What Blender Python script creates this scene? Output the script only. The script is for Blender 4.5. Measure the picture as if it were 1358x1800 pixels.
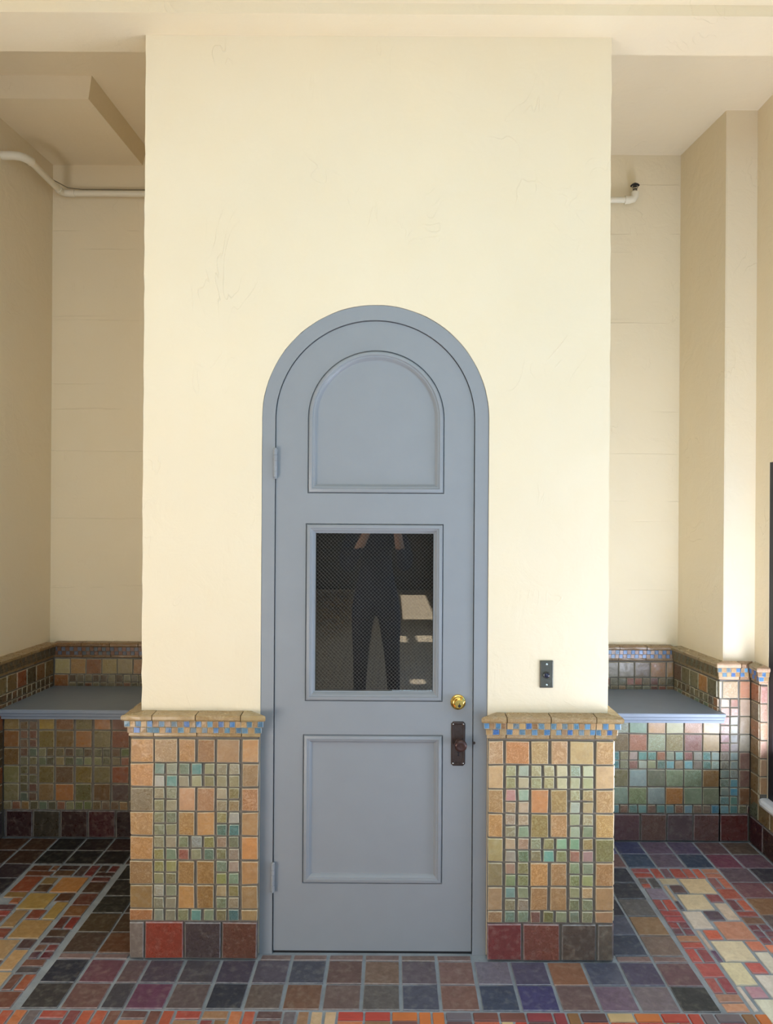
import bpy, bmesh, math, random
from mathutils import Matrix, Vector
for o in list(bpy.data.objects): bpy.data.objects.remove(o)
sc = bpy.context.scene
COL = sc.collection
random.seed(7)
R = math.radians

# ------------------------------------------------------------------ camera
cd = bpy.data.cameras.new('camera'); cam = bpy.data.objects.new('camera', cd); COL.objects.link(cam)
cam.matrix_world = Matrix.Translation((0, -2.49, 1.5)) @ Matrix.Rotation(R(90), 4, 'X') @ Matrix.Rotation(R(0.35), 4, 'Z')
cd.sensor_fit = 'VERTICAL'; cd.sensor_height = 36; cd.lens = 36 * 1300 / 1800
cd.shift_x = -11 / 1800; cd.shift_y = 5 / 1800; cd.clip_start = 0.01; cd.clip_end = 200
sc.camera = cam
# ------------------------------------------------------------------ world
w = bpy.data.worlds.new('sky'); sc.world = w; w.use_nodes = True
nt = w.node_tree; nt.nodes.clear()
tc = nt.nodes.new('ShaderNodeTexCoord'); sx = nt.nodes.new('ShaderNodeSeparateXYZ')
rp = nt.nodes.new('ShaderNodeValToRGB'); bg = nt.nodes.new('ShaderNodeBackground'); wo = nt.nodes.new('ShaderNodeOutputWorld')
nt.links.new(tc.outputs['Generated'], sx.inputs[0]); nt.links.new(sx.outputs['Z'], rp.inputs[0])
rp.color_ramp.elements[0].position = 0.0; rp.color_ramp.elements[0].color = (.78, .86, 1, 1)
rp.color_ramp.elements[1].position = 0.8; rp.color_ramp.elements[1].color = (.28, .48, .95, 1)
nt.links.new(rp.outputs[0], bg.inputs[0]); bg.inputs[1].default_value = .35
nt.links.new(bg.outputs[0], wo.inputs[0])
# ------------------------------------------------------------------ sun
def lamp(name, kind, loc, direction, energy, color, **kw):
    l = bpy.data.lights.new(name, kind); o = bpy.data.objects.new(name, l); COL.objects.link(o)
    o.location = loc; o.rotation_euler = Vector(direction).to_track_quat('-Z', 'Y').to_euler()
    l.energy = energy; l.color = color
    for k, v in kw.items(): setattr(l, k, v)
    return o
lamp('sun', 'SUN', (0, 0, 12), (.0, -1, -1.2), 24, (1, .93, .8), angle=R(.6))
# daylight at the right window, then added fills for unseen sky and ground bounce
lamp('sky_window', 'AREA', (1.67, -.08, 1.3), (-1, .1, -.3), 5, (.25, .55, 1), shape='RECTANGLE', size=1.6, size_y=.8)
lamp('window_bounce_fill', 'AREA', (1.67, -.08, .55), (-.5, .12, .9), 63, (.76, .83, 1), shape='RECTANGLE', size=1.6, size_y=.55)  # up-facing fill added at the window to lift the alcove ceilings
lamp('left_bounce_fill', 'AREA', (-1.98, -2.3, .62), (.5, .55, .8), 54, (1, .92, .86), shape='RECTANGLE', size=1.3, size_y=1.1)  # fill added on the left, in an opening made up for it
lamp('archway_bounce_fill', 'AREA', (1.66, -2.9, .7), (-.55, .5, .75), 33, (.40, .70, 1), shape='RECTANGLE', size=2.8, size_y=1.3)  # blue fill added low in the unseen archway
lamp('rear_fill', 'AREA', (.75, -7.4, 2.35), (-.02, 1, -.02), 62, (.62, .80, 1), shape='RECTANGLE', size=1.7, size_y=1.4)  # added fill hanging mid-room behind the camera, no opening there
lamp('ceiling_fill', 'AREA', (.1, -1.35, 3.15), (0, .12, -1), 28, (.38, .76, 1), shape='RECTANGLE', size=2.6, size_y=.9)  # added blue fill just under the ceiling, cooling pier and floor
sc.view_settings.view_transform = 'Standard'; sc.view_settings.look = 'None'
sc.view_settings.exposure = -0.04; sc.view_settings.gamma = 1; sc.view_settings.use_curve_mapping = False

# ------------------------------------------------------------------ helpers
def lin(c):
    return tuple((x / 255 / 12.92) if x / 255 <= .04045 else ((x / 255 + .055) / 1.055) ** 2.4 for x in c[:3])
def mat(name):
    m = bpy.data.materials.new(name); m.use_nodes = True
    return m, m.node_tree, m.node_tree.nodes['Principled BSDF']
def N(nt, t, **kw):
    n = nt.nodes.new(t)
    for k, v in kw.items():
        if k.startswith('i_'): n.inputs[k[2:].replace('_', ' ')].default_value = v
        else: setattr(n, k, v)
    return n
def mixc(nt, fac, a, b, mode='MIX'):
    m = nt.nodes.new('ShaderNodeMix'); m.data_type = 'RGBA'; m.blend_type = mode
    for i, v in ((0, fac), (6, a), (7, b)):
        if isinstance(v, bpy.types.NodeSocket): nt.links.new(v, m.inputs[i])
        elif i == 0: m.inputs[0].default_value = v
        else: m.inputs[i].default_value = (*v[:3], 1)
    return m.outputs[2]
def ramp(nt, src, p0, p1, v0=0., v1=1.):
    m = nt.nodes.new('ShaderNodeMapRange'); m.inputs[1].default_value = p0; m.inputs[2].default_value = p1
    m.inputs[3].default_value = v0; m.inputs[4].default_value = v1
    nt.links.new(src, m.inputs[0]); return m.outputs[0]
def coords(nt, kind='Object', scale=None, rnd=False):
    t = nt.nodes.new('ShaderNodeTexCoord'); s = t.outputs[kind]
    if rnd:
        oi = nt.nodes.new('ShaderNodeObjectInfo'); a = nt.nodes.new('ShaderNodeVectorMath'); a.operation = 'MULTIPLY_ADD'
        nt.links.new(oi.outputs['Random'], a.inputs[0]); a.inputs[1].default_value = (13, 37, 71); nt.links.new(s, a.inputs[2]); s = a.outputs[0]
    if scale:
        m = nt.nodes.new('ShaderNodeVectorMath'); m.operation = 'MULTIPLY'; m.inputs[1].default_value = scale
        nt.links.new(s, m.inputs[0]); s = m.outputs[0]
    return s
def noise(nt, v, scale, detail=3, rough=.5, dist=0):
    n = N(nt, 'ShaderNodeTexNoise'); n.inputs['Scale'].default_value = scale; n.inputs['Detail'].default_value = detail
    n.inputs['Roughness'].default_value = rough; n.inputs['Distortion'].default_value = dist
    nt.links.new(v, n.inputs['Vector']); return n.outputs['Fac']
def bump(nt, p, h, strength, dist=.01, prev=None):
    b = nt.nodes.new('ShaderNodeBump'); b.inputs['Strength'].default_value = strength; b.inputs['Distance'].default_value = dist
    nt.links.new(h, b.inputs['Height'])
    if prev is not None: nt.links.new(prev, b.inputs['Normal'])
    if p is not None: nt.links.new(b.outputs[0], p.inputs['Normal'])
    return b.outputs[0]
def mathn(nt, op, a, b=0.):
    m = nt.nodes.new('ShaderNodeMath'); m.operation = op
    for i, v in ((0, a), (1, b)):
        if isinstance(v, bpy.types.NodeSocket): nt.links.new(v, m.inputs[i])
        else: m.inputs[i].default_value = v
    return m.outputs[0]

def plaster_mat(name, col, boards=False):
    m, nt, p = mat(name); v = coords(nt)
    big = noise(nt, v, 1.6, 3, .55); mid = noise(nt, v, 7, 4, .6)
    c = mixc(nt, ramp(nt, big, .3, .7), tuple(x * .955 for x in col), col)
    c = mixc(nt, ramp(nt, mid, .35, .75, 0, .25), c, (col[0], col[1] * .95, col[2] * .84))
    nt.links.new(c, p.inputs['Base Color']); p.inputs['Roughness'].default_value = .75
    p.inputs['Specular IOR Level'].default_value = .25
    n1 = bump(nt, None, noise(nt, v, 9, 4, .55, .6), .35, .012)
    # thin trowel ridges
    vs = coords(nt, scale=(1, 1, .55)); d = noise(nt, vs, 5.5, 2, .5, 1.6)
    ridge = ramp(nt, mathn(nt, 'ABSOLUTE', mathn(nt, 'SUBTRACT', d, .5)), 0, .009, 1, 0)
    mask = ramp(nt, noise(nt, v, 4.3, 2), .57, .70)
    n2 = bump(nt, None, mathn(nt, 'MULTIPLY', ridge, mask), .45, .004, n1)
    if boards:
        s = nt.nodes.new('ShaderNodeSeparateXYZ'); nt.links.new(v, s.inputs[0])
        zz = mathn(nt, 'ADD', s.outputs[2], mathn(nt, 'MULTIPLY', noise(nt, v, 4, 3), .012))
        for k, (pz, off) in enumerate(((.353, .11), (.467, .05))):
            f = mathn(nt, 'ABSOLUTE', mathn(nt, 'SUBTRACT', mathn(nt, 'FRACT', mathn(nt, 'DIVIDE', mathn(nt, 'ADD', zz, off), pz)), .5))
            ln = ramp(nt, f, 0, .007, 1, 0)
            mk = ramp(nt, noise(nt, coords(nt, scale=(1.3, 1, 4)), 1.9 + k, 2), .46, .56)
            n2 = bump(nt, None, mathn(nt, 'MULTIPLY', ln, mk), .45, .006, n2)
    bump(nt, p, noise(nt, v, 85, 3, .65), .22, .002, n2)
    return m
PLASTER = plaster_mat('plaster', (.845, .735, .545))
PLASTER_B = plaster_mat('board_plaster', (.845, .735, .53), True)

def glaze_mat(name, relief, rough, mott, spec=.5):
    m, nt, p = mat(name); v = coords(nt, rnd=True)
    oi = nt.nodes.new('ShaderNodeObjectInfo'); c0 = oi.outputs['Color']
    n1 = noise(nt, v, 34, 5, .7, .8)
    c = mixc(nt, ramp(nt, n1, .38, .72, 0, mott), c0, mixc(nt, 1, c0, (.52, .47, .42), 'MULTIPLY'))
    c = mixc(nt, ramp(nt, noise(nt, v, 45, 3), .5, .8, 0, mott * .7), c, mixc(nt, .35, c0, (.8, .75, .6)))
    rid = mathn(nt, 'ABSOLUTE', mathn(nt, 'SUBTRACT', noise(nt, v, 46, 1, .5, 2.4), .5))
    on = ramp(nt, oi.outputs['Random'], .40, .6, .1, 1)
    rel = mathn(nt, 'MULTIPLY', ramp(nt, rid, 0, .16, 1, 0), on)
    c = mixc(nt, mathn(nt, 'MULTIPLY', rel, .8 * (relief > .35)), c, mixc(nt, 1, c0, (.62, .52, .40), 'MULTIPLY'))  # relief hollows darkened in the colour: shade and pooled glaze
    nt.links.new(c, p.inputs['Base Color'])
    nt.links.new(ramp(nt, n1, .3, .7, rough - .08, rough + .15), p.inputs['Roughness'])
    p.inputs['Specular IOR Level'].default_value = spec
    a = bump(nt, None, noise(nt, v, 26, 2, .5), .5, .004)
    bump(nt, p, rel, -relief, .004, a)
    return m
def edge_mat(name, cream, f):
    m, nt, p = mat(name); oi = nt.nodes.new('ShaderNodeObjectInfo'); v = coords(nt, rnd=True)
    fac = ramp(nt, noise(nt, v, 60, 3), .3, .7, f - .2, f + .2)
    nt.links.new(mixc(nt, fac, oi.outputs['Color'], cream), p.inputs['Base Color']); p.inputs['Roughness'].default_value = .4
    return m
GLAZE = glaze_mat('glazed_tile', .9, .28, .5)
GLAZE_E = edge_mat('glazed_tile_edge', (.70, .64, .48), .45)
FLOORT = glaze_mat('floor_tile', .28, .42, .5, .45)
FLOORT_E = edge_mat('floor_tile_edge', (.38, .38, .38), .35)
def simple(name, col, rough=.5, metal=0., bumps=None, var=0., spec=.5):
    m, nt, p = mat(name); v = coords(nt)
    p.inputs['Roughness'].default_value = rough; p.inputs['Metallic'].default_value = metal
    p.inputs['Specular IOR Level'].default_value = spec
    if var:
        nt.links.new(mixc(nt, ramp(nt, noise(nt, v, 14, 4), .3, .7, 0, var), col, tuple(x * .45 for x in col)), p.inputs['Base Color'])
    else: p.inputs['Base Color'].default_value = (*col, 1)
    if bumps: bump(nt, p, noise(nt, v, bumps[0], 3), bumps[1], .003)
    return m
GROUT = simple('wall_grout', (.19, .165, .135), .9, bumps=(120, .6), var=.5)
FGROUT = simple('floor_grout', (.37, .41, .45), .85, bumps=(90, .8), var=.5)
PAINT = simple('grey_door_paint', (.272, .290, .312), .38, bumps=(18, .18), var=.06, spec=.4)
SHELF = simple('grey_shelf_paint', (.22, .26, .32), .42, bumps=(14, .15), var=.1)
BRONZE = simple('aged_bronze', (.085, .045, .038), .32, .6, bumps=(60, .5), var=.6)
PLATE = simple('tarnished_plate', (.10, .097, .078), .45, .5, bumps=(70, .5), var=.5)
LOCKP = simple('browned_lock_plate', (.075, .052, .045), .4, .5, bumps=(70, .5), var=.6)
BRASS = simple('polished_brass', (.85, .58, .16), .16, 1.)
BLACK = simple('recess_shade', (.008, .008, .010), .7)  # black put in for the shade inside holes and gaps
CHROME = simple('worn_steel', (.7, .68, .62), .25, 1.)
IRON = simple('dark_steel_frame', (.012, .013, .022), .5, .3)
PIPE = simple('cream_pipe_paint', (.80, .74, .60), .45, bumps=(40, .15))
SILL = simple('white_sill_paint', (.66, .68, .72), .5, bumps=(40, .3), var=.15)
WIRE = simple('glass_wire', (.30, .28, .25), .5, .2)
WOOD = simple('dark_brown_wood', (.035, .024, .018), .5, bumps=(30, .3), var=.5)
GROUND = simple('outside_asphalt', (.055, .052, .048), .9, bumps=(20, .5), var=.25)
NAVY = simple('navy_cloth', (.012, .014, .035), .85, bumps=(80, .5))
SKIN = simple('skin', (.50, .29, .20), .5)
HAIR = simple('dark_hair', (.02, .014, .01), .5, bumps=(150, .6))
SHOE = simple('black_shoe', (.012, .012, .012), .4)
BUTTON = simple('bell_button', (.02, .02, .04), .2)
DARKGREY = simple('phone_case', (.02, .02, .02), .3)

def glass_mat():
    m, nt, p = mat('clear_glass'); nt.nodes.remove(p); out = [n for n in nt.nodes if n.type == 'OUTPUT_MATERIAL'][0]
    g = nt.nodes.new('ShaderNodeBsdfGlossy'); g.inputs['Roughness'].default_value = .0; g.inputs['Color'].default_value = (1, 1, 1, 1)
    t = nt.nodes.new('ShaderNodeBsdfTransparent'); t.inputs['Color'].default_value = (.93, .95, .94, 1)
    f = nt.nodes.new('ShaderNodeFresnel'); f.inputs['IOR'].default_value = 1.9
    mx = nt.nodes.new('ShaderNodeMixShader'); nt.links.new(f.outputs[0], mx.inputs[0])
    nt.links.new(t.outputs[0], mx.inputs[1]); nt.links.new(g.outputs[0], mx.inputs[2]); nt.links.new(mx.outputs[0], out.inputs[0])
    return m
GLASS = glass_mat()
def rear_floor_mat():
    m, nt, p = mat('small_brick_paving'); v = coords(nt)
    b = N(nt, 'ShaderNodeTexBrick'); nt.links.new(v, b.inputs['Vector']); b.inputs['Scale'].default_value = 1
    b.inputs['Brick Width'].default_value = .122; b.inputs['Row Height'].default_value = .08; b.inputs['Mortar Size'].default_value = .004
    b.inputs['Color1'].default_value = (.40, .33, .25, 1); b.inputs['Color2'].default_value = (.5, .42, .32, 1); b.inputs['Mortar'].default_value = (.12, .12, .12, 1)
    nt.links.new(b.outputs[0], p.inputs['Base Color']); p.inputs['Roughness'].default_value = .5
    bump(nt, p, b.outputs['Fac'], -.5, .003); return m
RFLOOR = rear_floor_mat()

W = {}
def put(name, me, parent=None, M=None, color=None):
    o = bpy.data.objects.new(name, me); COL.objects.link(o)
    M = M or Matrix.Identity(4)
    if parent is not None:
        o.parent = parent; o.matrix_local = W[parent].inverted() @ M
    else: o.matrix_local = M
    W[o] = M.copy()
    if color is not None: o.color = (*color[:3], 1)
    return o
def thing(name, label, cat, loc=(0, 0, 0), group=None):
    o = put(name, None, None, Matrix.Translation(loc)); o['label'] = label; o['category'] = cat
    if group: o['group'] = group
    return o
def struct(o, label=None):
    o['kind'] = 'structure'
    if label: o['label'] = label
    return o
def mesh(name, verts, faces, mats, fm=None, smooth=False):
    me = bpy.data.meshes.new(name); me.from_pydata([tuple(v) for v in verts], [], faces)
    for m in mats: me.materials.append(m)
    if fm:
        for p, i in zip(me.polygons, fm): p.material_index = i
    if smooth:
        for p in me.polygons: p.use_smooth = True
    return me
class MB:
    def __init__(s): s.v = []; s.f = []; s.m = []
    def add(s, verts, faces, mi=0):
        k = len(s.v); s.v += [tuple(x) for x in verts]
        for f in faces: s.f.append([i + k for i in f]); s.m.append(mi)
        return s
    def box(s, x0, x1, y0, y1, z0, z1, mi=0):
        v = [(x, y, z) for z in (z0, z1) for y in (y0, y1) for x in (x0, x1)]
        return s.add(v, [(0, 2, 3, 1), (4, 5, 7, 6), (0, 1, 5, 4), (1, 3, 7, 5), (3, 2, 6, 7), (2, 0, 4, 6)], mi)
    def tube(s, pts, r, n=12, mi=0, caps=True):
        pts = [Vector(p) for p in pts]; rings = []
        rr = r if isinstance(r, (list, tuple)) else [r] * len(pts)
        up = None
        for i, p in enumerate(pts):
            a = pts[max(i - 1, 0)]; b = pts[min(i + 1, len(pts) - 1)]; d = (b - a).normalized()
            if up is None: up = d.orthogonal().normalized()
            x = (up - d * up.dot(d)).normalized(); y = d.cross(x); up = x
            rings.append([p + (x * math.cos(2 * math.pi * k / n) + y * math.sin(2 * math.pi * k / n)) * rr[i] for k in range(n)])
        base = [q for g in rings for q in g]; fs = []
        for i in range(len(pts) - 1):
            for k in range(n): fs.append((i * n + k, i * n + (k + 1) % n, (i + 1) * n + (k + 1) % n, (i + 1) * n + k))
        if caps: fs += [tuple(range(n))[::-1], tuple(range((len(pts) - 1) * n, len(pts) * n))]
        return s.add(base, fs, mi)
    def lathe(s, c, axis, prof, n=24, mi=0):   # prof: (distance along axis, radius)
        c = Vector(c); axis = Vector(axis).normalized()
        x = axis.orthogonal().normalized(); y = axis.cross(x); fs = []; vs = []
        for d, r in prof: vs += [c + axis * d + (x * math.cos(2 * math.pi * k / n) + y * math.sin(2 * math.pi * k / n)) * r for k in range(n)]
        for i in range(len(prof) - 1):
            for k in range(n): fs.append((i * n + k, i * n + (k + 1) % n, (i + 1) * n + (k + 1) % n, (i + 1) * n + k))
        fs += [tuple(range(n))[::-1], tuple(range((len(prof) - 1) * n, len(prof) * n))]
        return s.add(vs, fs, mi)
    def me(s, name, mats, smooth=False, fix=True):
        me = mesh(name, s.v, s.f, mats if isinstance(mats, (list, tuple)) else [mats], s.m, smooth)
        if fix:
            b = bmesh.new(); b.from_mesh(me); bmesh.ops.recalc_face_normals(b, faces=b.faces); b.to_mesh(me); b.free()
        if smooth:
            try: me.set_sharp_from_angle(angle=R(35))
            except Exception: pass
        return me
def slab(name, loops, y0, y1, m):     # outline with holes in X/Z, extruded from y0 to y1
    cu = bpy.data.curves.new(name, 'CURVE'); cu.dimensions = '2D'; cu.fill_mode = 'BOTH'; cu.extrude = (y1 - y0) / 2
    for lp in loops:
        s = cu.splines.new('POLY'); s.points.add(len(lp) - 1); s.use_cyclic_u = True
        for q, (x, z) in zip(s.points, lp): q.co = (x, z, 0, 1)
    t = bpy.data.objects.new('tmp', cu); COL.objects.link(t)
    me = bpy.data.meshes.new_from_object(t.evaluated_get(bpy.context.evaluated_depsgraph_get()))
    bpy.data.objects.remove(t); bpy.data.curves.remove(cu)
    me.transform(Matrix.Translation((0, (y0 + y1) / 2, 0)) @ Matrix.Rotation(R(90), 4, 'X'))
    me.materials.clear(); me.materials.append(m); me.name = name
    return me
def join(name, meshes, mats, smooth=False):
    b = bmesh.new()
    for me in meshes: b.from_mesh(me)
    out = bpy.data.meshes.new(name); b.to_mesh(out); b.free()
    for m in mats: out.materials.append(m)
    return out
def arch(cx, r, spring, z0, n=40, jit=0.):
    p = [(cx - r, z0)]
    for i in range(n + 1):
        a = math.pi - math.pi * i / n; rr = r + random.uniform(-jit, jit)
        p.append((cx + rr * math.cos(a), spring + rr * math.sin(a)))
    return p + [(cx + r, z0)]

# frame on a wall: s along the wall, w out of it, z up
def frame(x, y, deg):
    return Matrix.Translation((x, y, 0)) @ Matrix.Rotation(R(deg), 4, 'Z')
def floor_frame():
    return Matrix.Rotation(R(-90), 4, 'X')
def tile_me(name, w_, h, t, bev, mats, jit=.0012, pil=.0008):
    j = lambda: random.uniform(-jit, jit)
    x, z = w_ / 2, h / 2
    c = [(-x + j(), -z + j()), (x + j(), -z + j()), (x + j(), z + j()), (-x + j(), z + j())]
    tilt = [random.uniform(-.0006, .0006) for _ in c]
    v = [(a, .002, b) for a, b in c] + [(a, -(t - bev) + k, b) for (a, b), k in zip(c, tilt)]
    for (a, b), k in zip(c, tilt):
        v.append((a - math.copysign(bev * 1.0, a), -t + k, b - math.copysign(bev * 1.0, b)))
    f = []; m = []
    for i in range(4):
        k = (i + 1) % 4
        f += [(i, k, 4 + k, 4 + i), (4 + i, 4 + k, 8 + k, 8 + i)]; m += [1, 1]
    f.append((8, 9, 10, 11)); m.append(0)
    return mesh(name, v, f, mats, m)
LMUL = 1.0
def shade(c, mul=1., var=.05):
    r, g, b = lin(c); l_ = .3 * r + .6 * g + .1 * b; r, g, b = (l_ + (v - l_) * .80 for v in (r, g, b)); r, g, b = r * .97, g * .93, b * .80; q = mul * random.uniform(1 - var, 1 + var)
    return tuple(min(.86, max(.004, x * q * random.uniform(.98, 1.02))) for x in (r, g, b))
def tile(parent, F, s0, s1, z0, z1, col, mul=1., t=.0075, name='tile', mats=None, bev=.0018):
    g = .0013
    me = tile_me(name, (s1 - s0) - g, (z1 - z0) - g, t, min(bev, (s1 - s0) / 5), mats or [GLAZE, GLAZE_E])
    return put(name, me, parent, F @ Matrix.Translation(((s0 + s1) / 2, 0, (z0 + z1) / 2)), shade(col, mul))
# ---- wall rows: dark base tile, one small row, then six courses of large tiles or pairs of small ones, then the cap
ZB0, ZB1 = .003, .125
ZS0, ZS1 = .130, .167
def zc(k): return .171 + .082 * k
GREENS = [(150, 160, 130), (165, 165, 140), (135, 155, 140), (160, 155, 110), (180, 175, 150), (120, 150, 140), (175, 165, 140), (150, 140, 110)]
CAPP = [(-.033, .828), (.024, .8255), (.028, .821), (.028, .811), (.024, .806), (.018, .8055), (.018, .7835), (.0105, .782), (.0105, .7615), (.007, .760), (.008, .752), (.004, .748), (-.033, .748)]
BLUES = [(60, 135, 215), (75, 140, 200), (95, 150, 195), (45, 120, 220), (110, 140, 170), (85, 155, 210)]
OCH = [(198, 156, 95), (188, 148, 88), (178, 142, 92), (205, 165, 110), (168, 125, 75)]
def cap(parent, F, s0, s1, m0=0, m1=0, mul=1., single=False, mi=0, col=(188, 158, 108), blues=BLUES, och=OCH):
    b = MB(); n = 5; vs = []
    for k in range(n):
        f = k / (n - 1)
        for (w_, z) in CAPP:
            a0 = s0 + .0015 - (w_ * m0 if m0 else 0); a1 = s1 - .0015 + (w_ * m1 if m1 else 0)
            vs.append((a0 + (a1 - a0) * f, -w_ - (random.uniform(-.0008, .0008) if 0 < k < n - 1 else 0), z + random.uniform(-.0007, .0007)))
    L = len(CAPP); fs = []
    for k in range(n - 1):
        for i in range(L): fs.append((k * L + i, k * L + (i + 1) % L, (k + 1) * L + (i + 1) % L, (k + 1) * L + i))
    fs += [tuple(range(L)), tuple(range((n - 1) * L, n * L))[::-1]]
    b.add(vs, fs)
    c = put('cap_tile', b.me('cap_tile', [GLAZE, GLAZE_E]), parent, F, shade(col, mul))
    bev = None
    joined = MB(); j2 = MB()
    p = .0201
    for row, (z0, z1, w_) in enumerate(((.785, .8045, .018), (.763, .7815, .0105))):
        a0 = s0 - w_ * m0; a1 = s1 + w_ * m1; cnt = max(1, round((a1 - a0) / p)); q = (a1 - a0) / cnt
        for i in range(cnt):
            x0, x1 = a0 + i * q + .0008, a0 + (i + 1) * q - .0008
            blue = (i + row + mi) % 2 == 0
            if single:
                me = tile_me('check', x1 - x0, z1 - z0, .0032, .0012, [GLAZE, GLAZE_E], .0009, .0006)
                put('check', me, c, F @ Matrix.Translation(((x0 + x1) / 2, -w_, (z0 + z1) / 2)), shade(random.choice(blues if blue else och), mul, .1))
            else:
                (joined if blue else j2).box(x0, x1, -w_ - .003, -w_ + .001, z0, z1)
    if not single:
        for jb, cc, nm in ((joined, blues, 'blue_checks'), (j2, och, 'ochre_checks')):
            if jb.v:
                o = put(nm, jb.me(nm, [GLAZE, GLAZE_E]), c, F, shade(random.choice(cc), mul, .1)); o['kind'] = 'stuff'
    return c
def course(parent, F, s0, s1, z0, z1, pal, mul, pitch=.082, gap=.005):
    n = max(1, round((s1 - s0 + gap) / pitch)); q = (s1 - s0 + gap) / n
    for i in range(n):
        tile(parent, F, s0 + i * q, s0 + (i + 1) * q - gap, z0, z1, random.choice(pal), mul)
def small_course(parent, F, s0, s1, k, pal, mul):
    for z0, z1 in ((zc(k), zc(k) + .0365), (zc(k) + .041, zc(k) + .0775)):
        course(parent, F, s0, s1, z0, z1, pal, mul, .041, .0045)
PLUM = [(115, 65, 65), (100, 75, 78), (120, 58, 55), (95, 70, 72), (110, 80, 75)]
def base_row(parent, F, s0, s1, cols, mul=1., pitch=.1225):
    n = max(1, round((s1 - s0) / pitch)); q = (s1 - s0) / n
    for i in range(n):
        tile(parent, F, s0 + i * q + .002, s0 + (i + 1) * q - .003, ZB0, ZB1, cols[i % len(cols)], mul, .009, 'base_tile', [GLAZE, FLOORT_E], .003)

# ================================================================== STRUCTURE
# ---- floor slab, ceilings, beams
fl = MB(); fl.box(-2.6, 2.2, -1.6, 1.6, -.06, -.0045)
FLOOR = put('floor', fl.me('floor', FGROUT)); struct(FLOOR, 'tiled lobby floor of dark squares, small red bricks and cream tiles')
o = put('rear_paving', MB().box(-2.6, 2.2, -12.2, -1.602, -.06, 0).me('rear_paving', RFLOOR), FLOOR)
SKY = [(.17, .30, -1.50, -1.24), (.03, .18, -3.9, -3.38), (.30, .50, -3.95, -3.42), (.16, .62, -8.6, -5.3)]  # holes cut in the unseen ceiling so the sun throws patches behind
xs = sorted({-2.6, 2.0} | {v for h in SKY for v in h[:2]}); ys = sorted({-12.2, -.076} | {v for h in SKY for v in h[2:]})
cb = MB()
for i in range(len(xs) - 1):
    for j in range(len(ys) - 1):
        cx, cy = (xs[i] + xs[i + 1]) / 2, (ys[j] + ys[j + 1]) / 2
        if any(h[0] < cx < h[1] and h[2] < cy < h[3] for h in SKY): continue
        cb.box(xs[i], xs[i + 1], ys[j], ys[j + 1], 3.17, 3.26)
struct(put('ceiling', cb.me('ceiling', PLASTER)), 'cream plaster ceiling in front of the beam')
struct(put('trim_1', MB().box(-2.05, 1.95, -.076, .13, 3.134, 3.62).me('trim_1', PLASTER)), 'cream plaster beam across the top above both alcoves')
struct(put('ceiling_left', MB().box(-2.05, -.84, .13, 1.6, 3.42, 3.62).me('ceiling_left', PLASTER)), 'shaded plaster ceiling of the left alcove')
struct(put('ceiling_right', MB().box(.73, 1.95, .13, 1.6, 3.395, 3.62).me('ceiling_right', PLASTER)), 'plaster ceiling of the right alcove')
sof = mesh('trim_2', [(-2.0, .77, 3.325), (-1.352, .77, 3.325), (-1.322, 1.395, 3.325), (-2.0, 1.395, 3.325), (-2.0, .755, 3.43), (-1.33, .755, 3.43), (-1.30, 1.395, 3.43), (-2.0, 1.395, 3.43)],
           [(0, 3, 2, 1), (4, 5, 6, 7), (0, 1, 5, 4), (1, 2, 6, 5), (2, 3, 7, 6), (3, 0, 4, 7)], [PLASTER])
struct(put('trim_2', sof), 'dropped plaster box below the ceiling of the left alcove')

# ---- pier with the arched doorway
ACX, AR, ASP = -.0605, .3865, 1.8295
def edge(x, z0, z1, step, amp):
    n = int((z1 - z0) / step); return [(x + random.uniform(-amp, amp), z0 + (z1 - z0) * i / n) for i in range(n + 1)]
eL = edge(-.853, 0, 3.134, .045, .0016); eR = edge(.738, 0, 3.134, .045, .0016)
outer = eL + eR[::-1]
front = slab('pier', [outer + arch(ACX, AR + .001, ASP, 0, 48, .0006)[::-1]], .035, .09, PLASTER)
pb = MB()
pb.box(-.853, -.80, .09, 1.6, 0, 3.45); pb.box(.685, .738, .09, 1.6, 0, 3.45); pb.box(-.80, .685, 1.5, 1.6, 0, 3.134); pb.box(-.80, .685, .09, 1.5, 3.0, 3.134)
pier = join('wall_front', [front, pb.me('p', PLASTER)], [PLASTER])
WF = struct(put('wall_front', pier), 'cream plaster pier around the arched grey door')
# ---- back walls
WBL = struct(put('wall_back_left', MB().box(-2.0, -.853, 1.39, 1.6, 0, 3.45).me('wall_back_left', PLASTER_B)), 'board-marked plaster wall at the back of the left alcove')
WBR = struct(put('wall_back_right', MB().box(.738, 1.75, 1.39, 1.6, 0, 3.45).me('wall_back_right', PLASTER_B)), 'board-marked plaster wall at the back of the right alcove')
# ---- left wall (splayed)
FL_ = frame(-1.793, .925, 85.92)     # tile face is .0065 out of this plane
lw = MB(); lw.box(-1.6, .8, .033, .25, 0, 3.5)
WL = struct(put('wall_left', lw.me('wall_left', PLASTER), None, FL_), 'plaster left wall with a tile dado')
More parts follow.
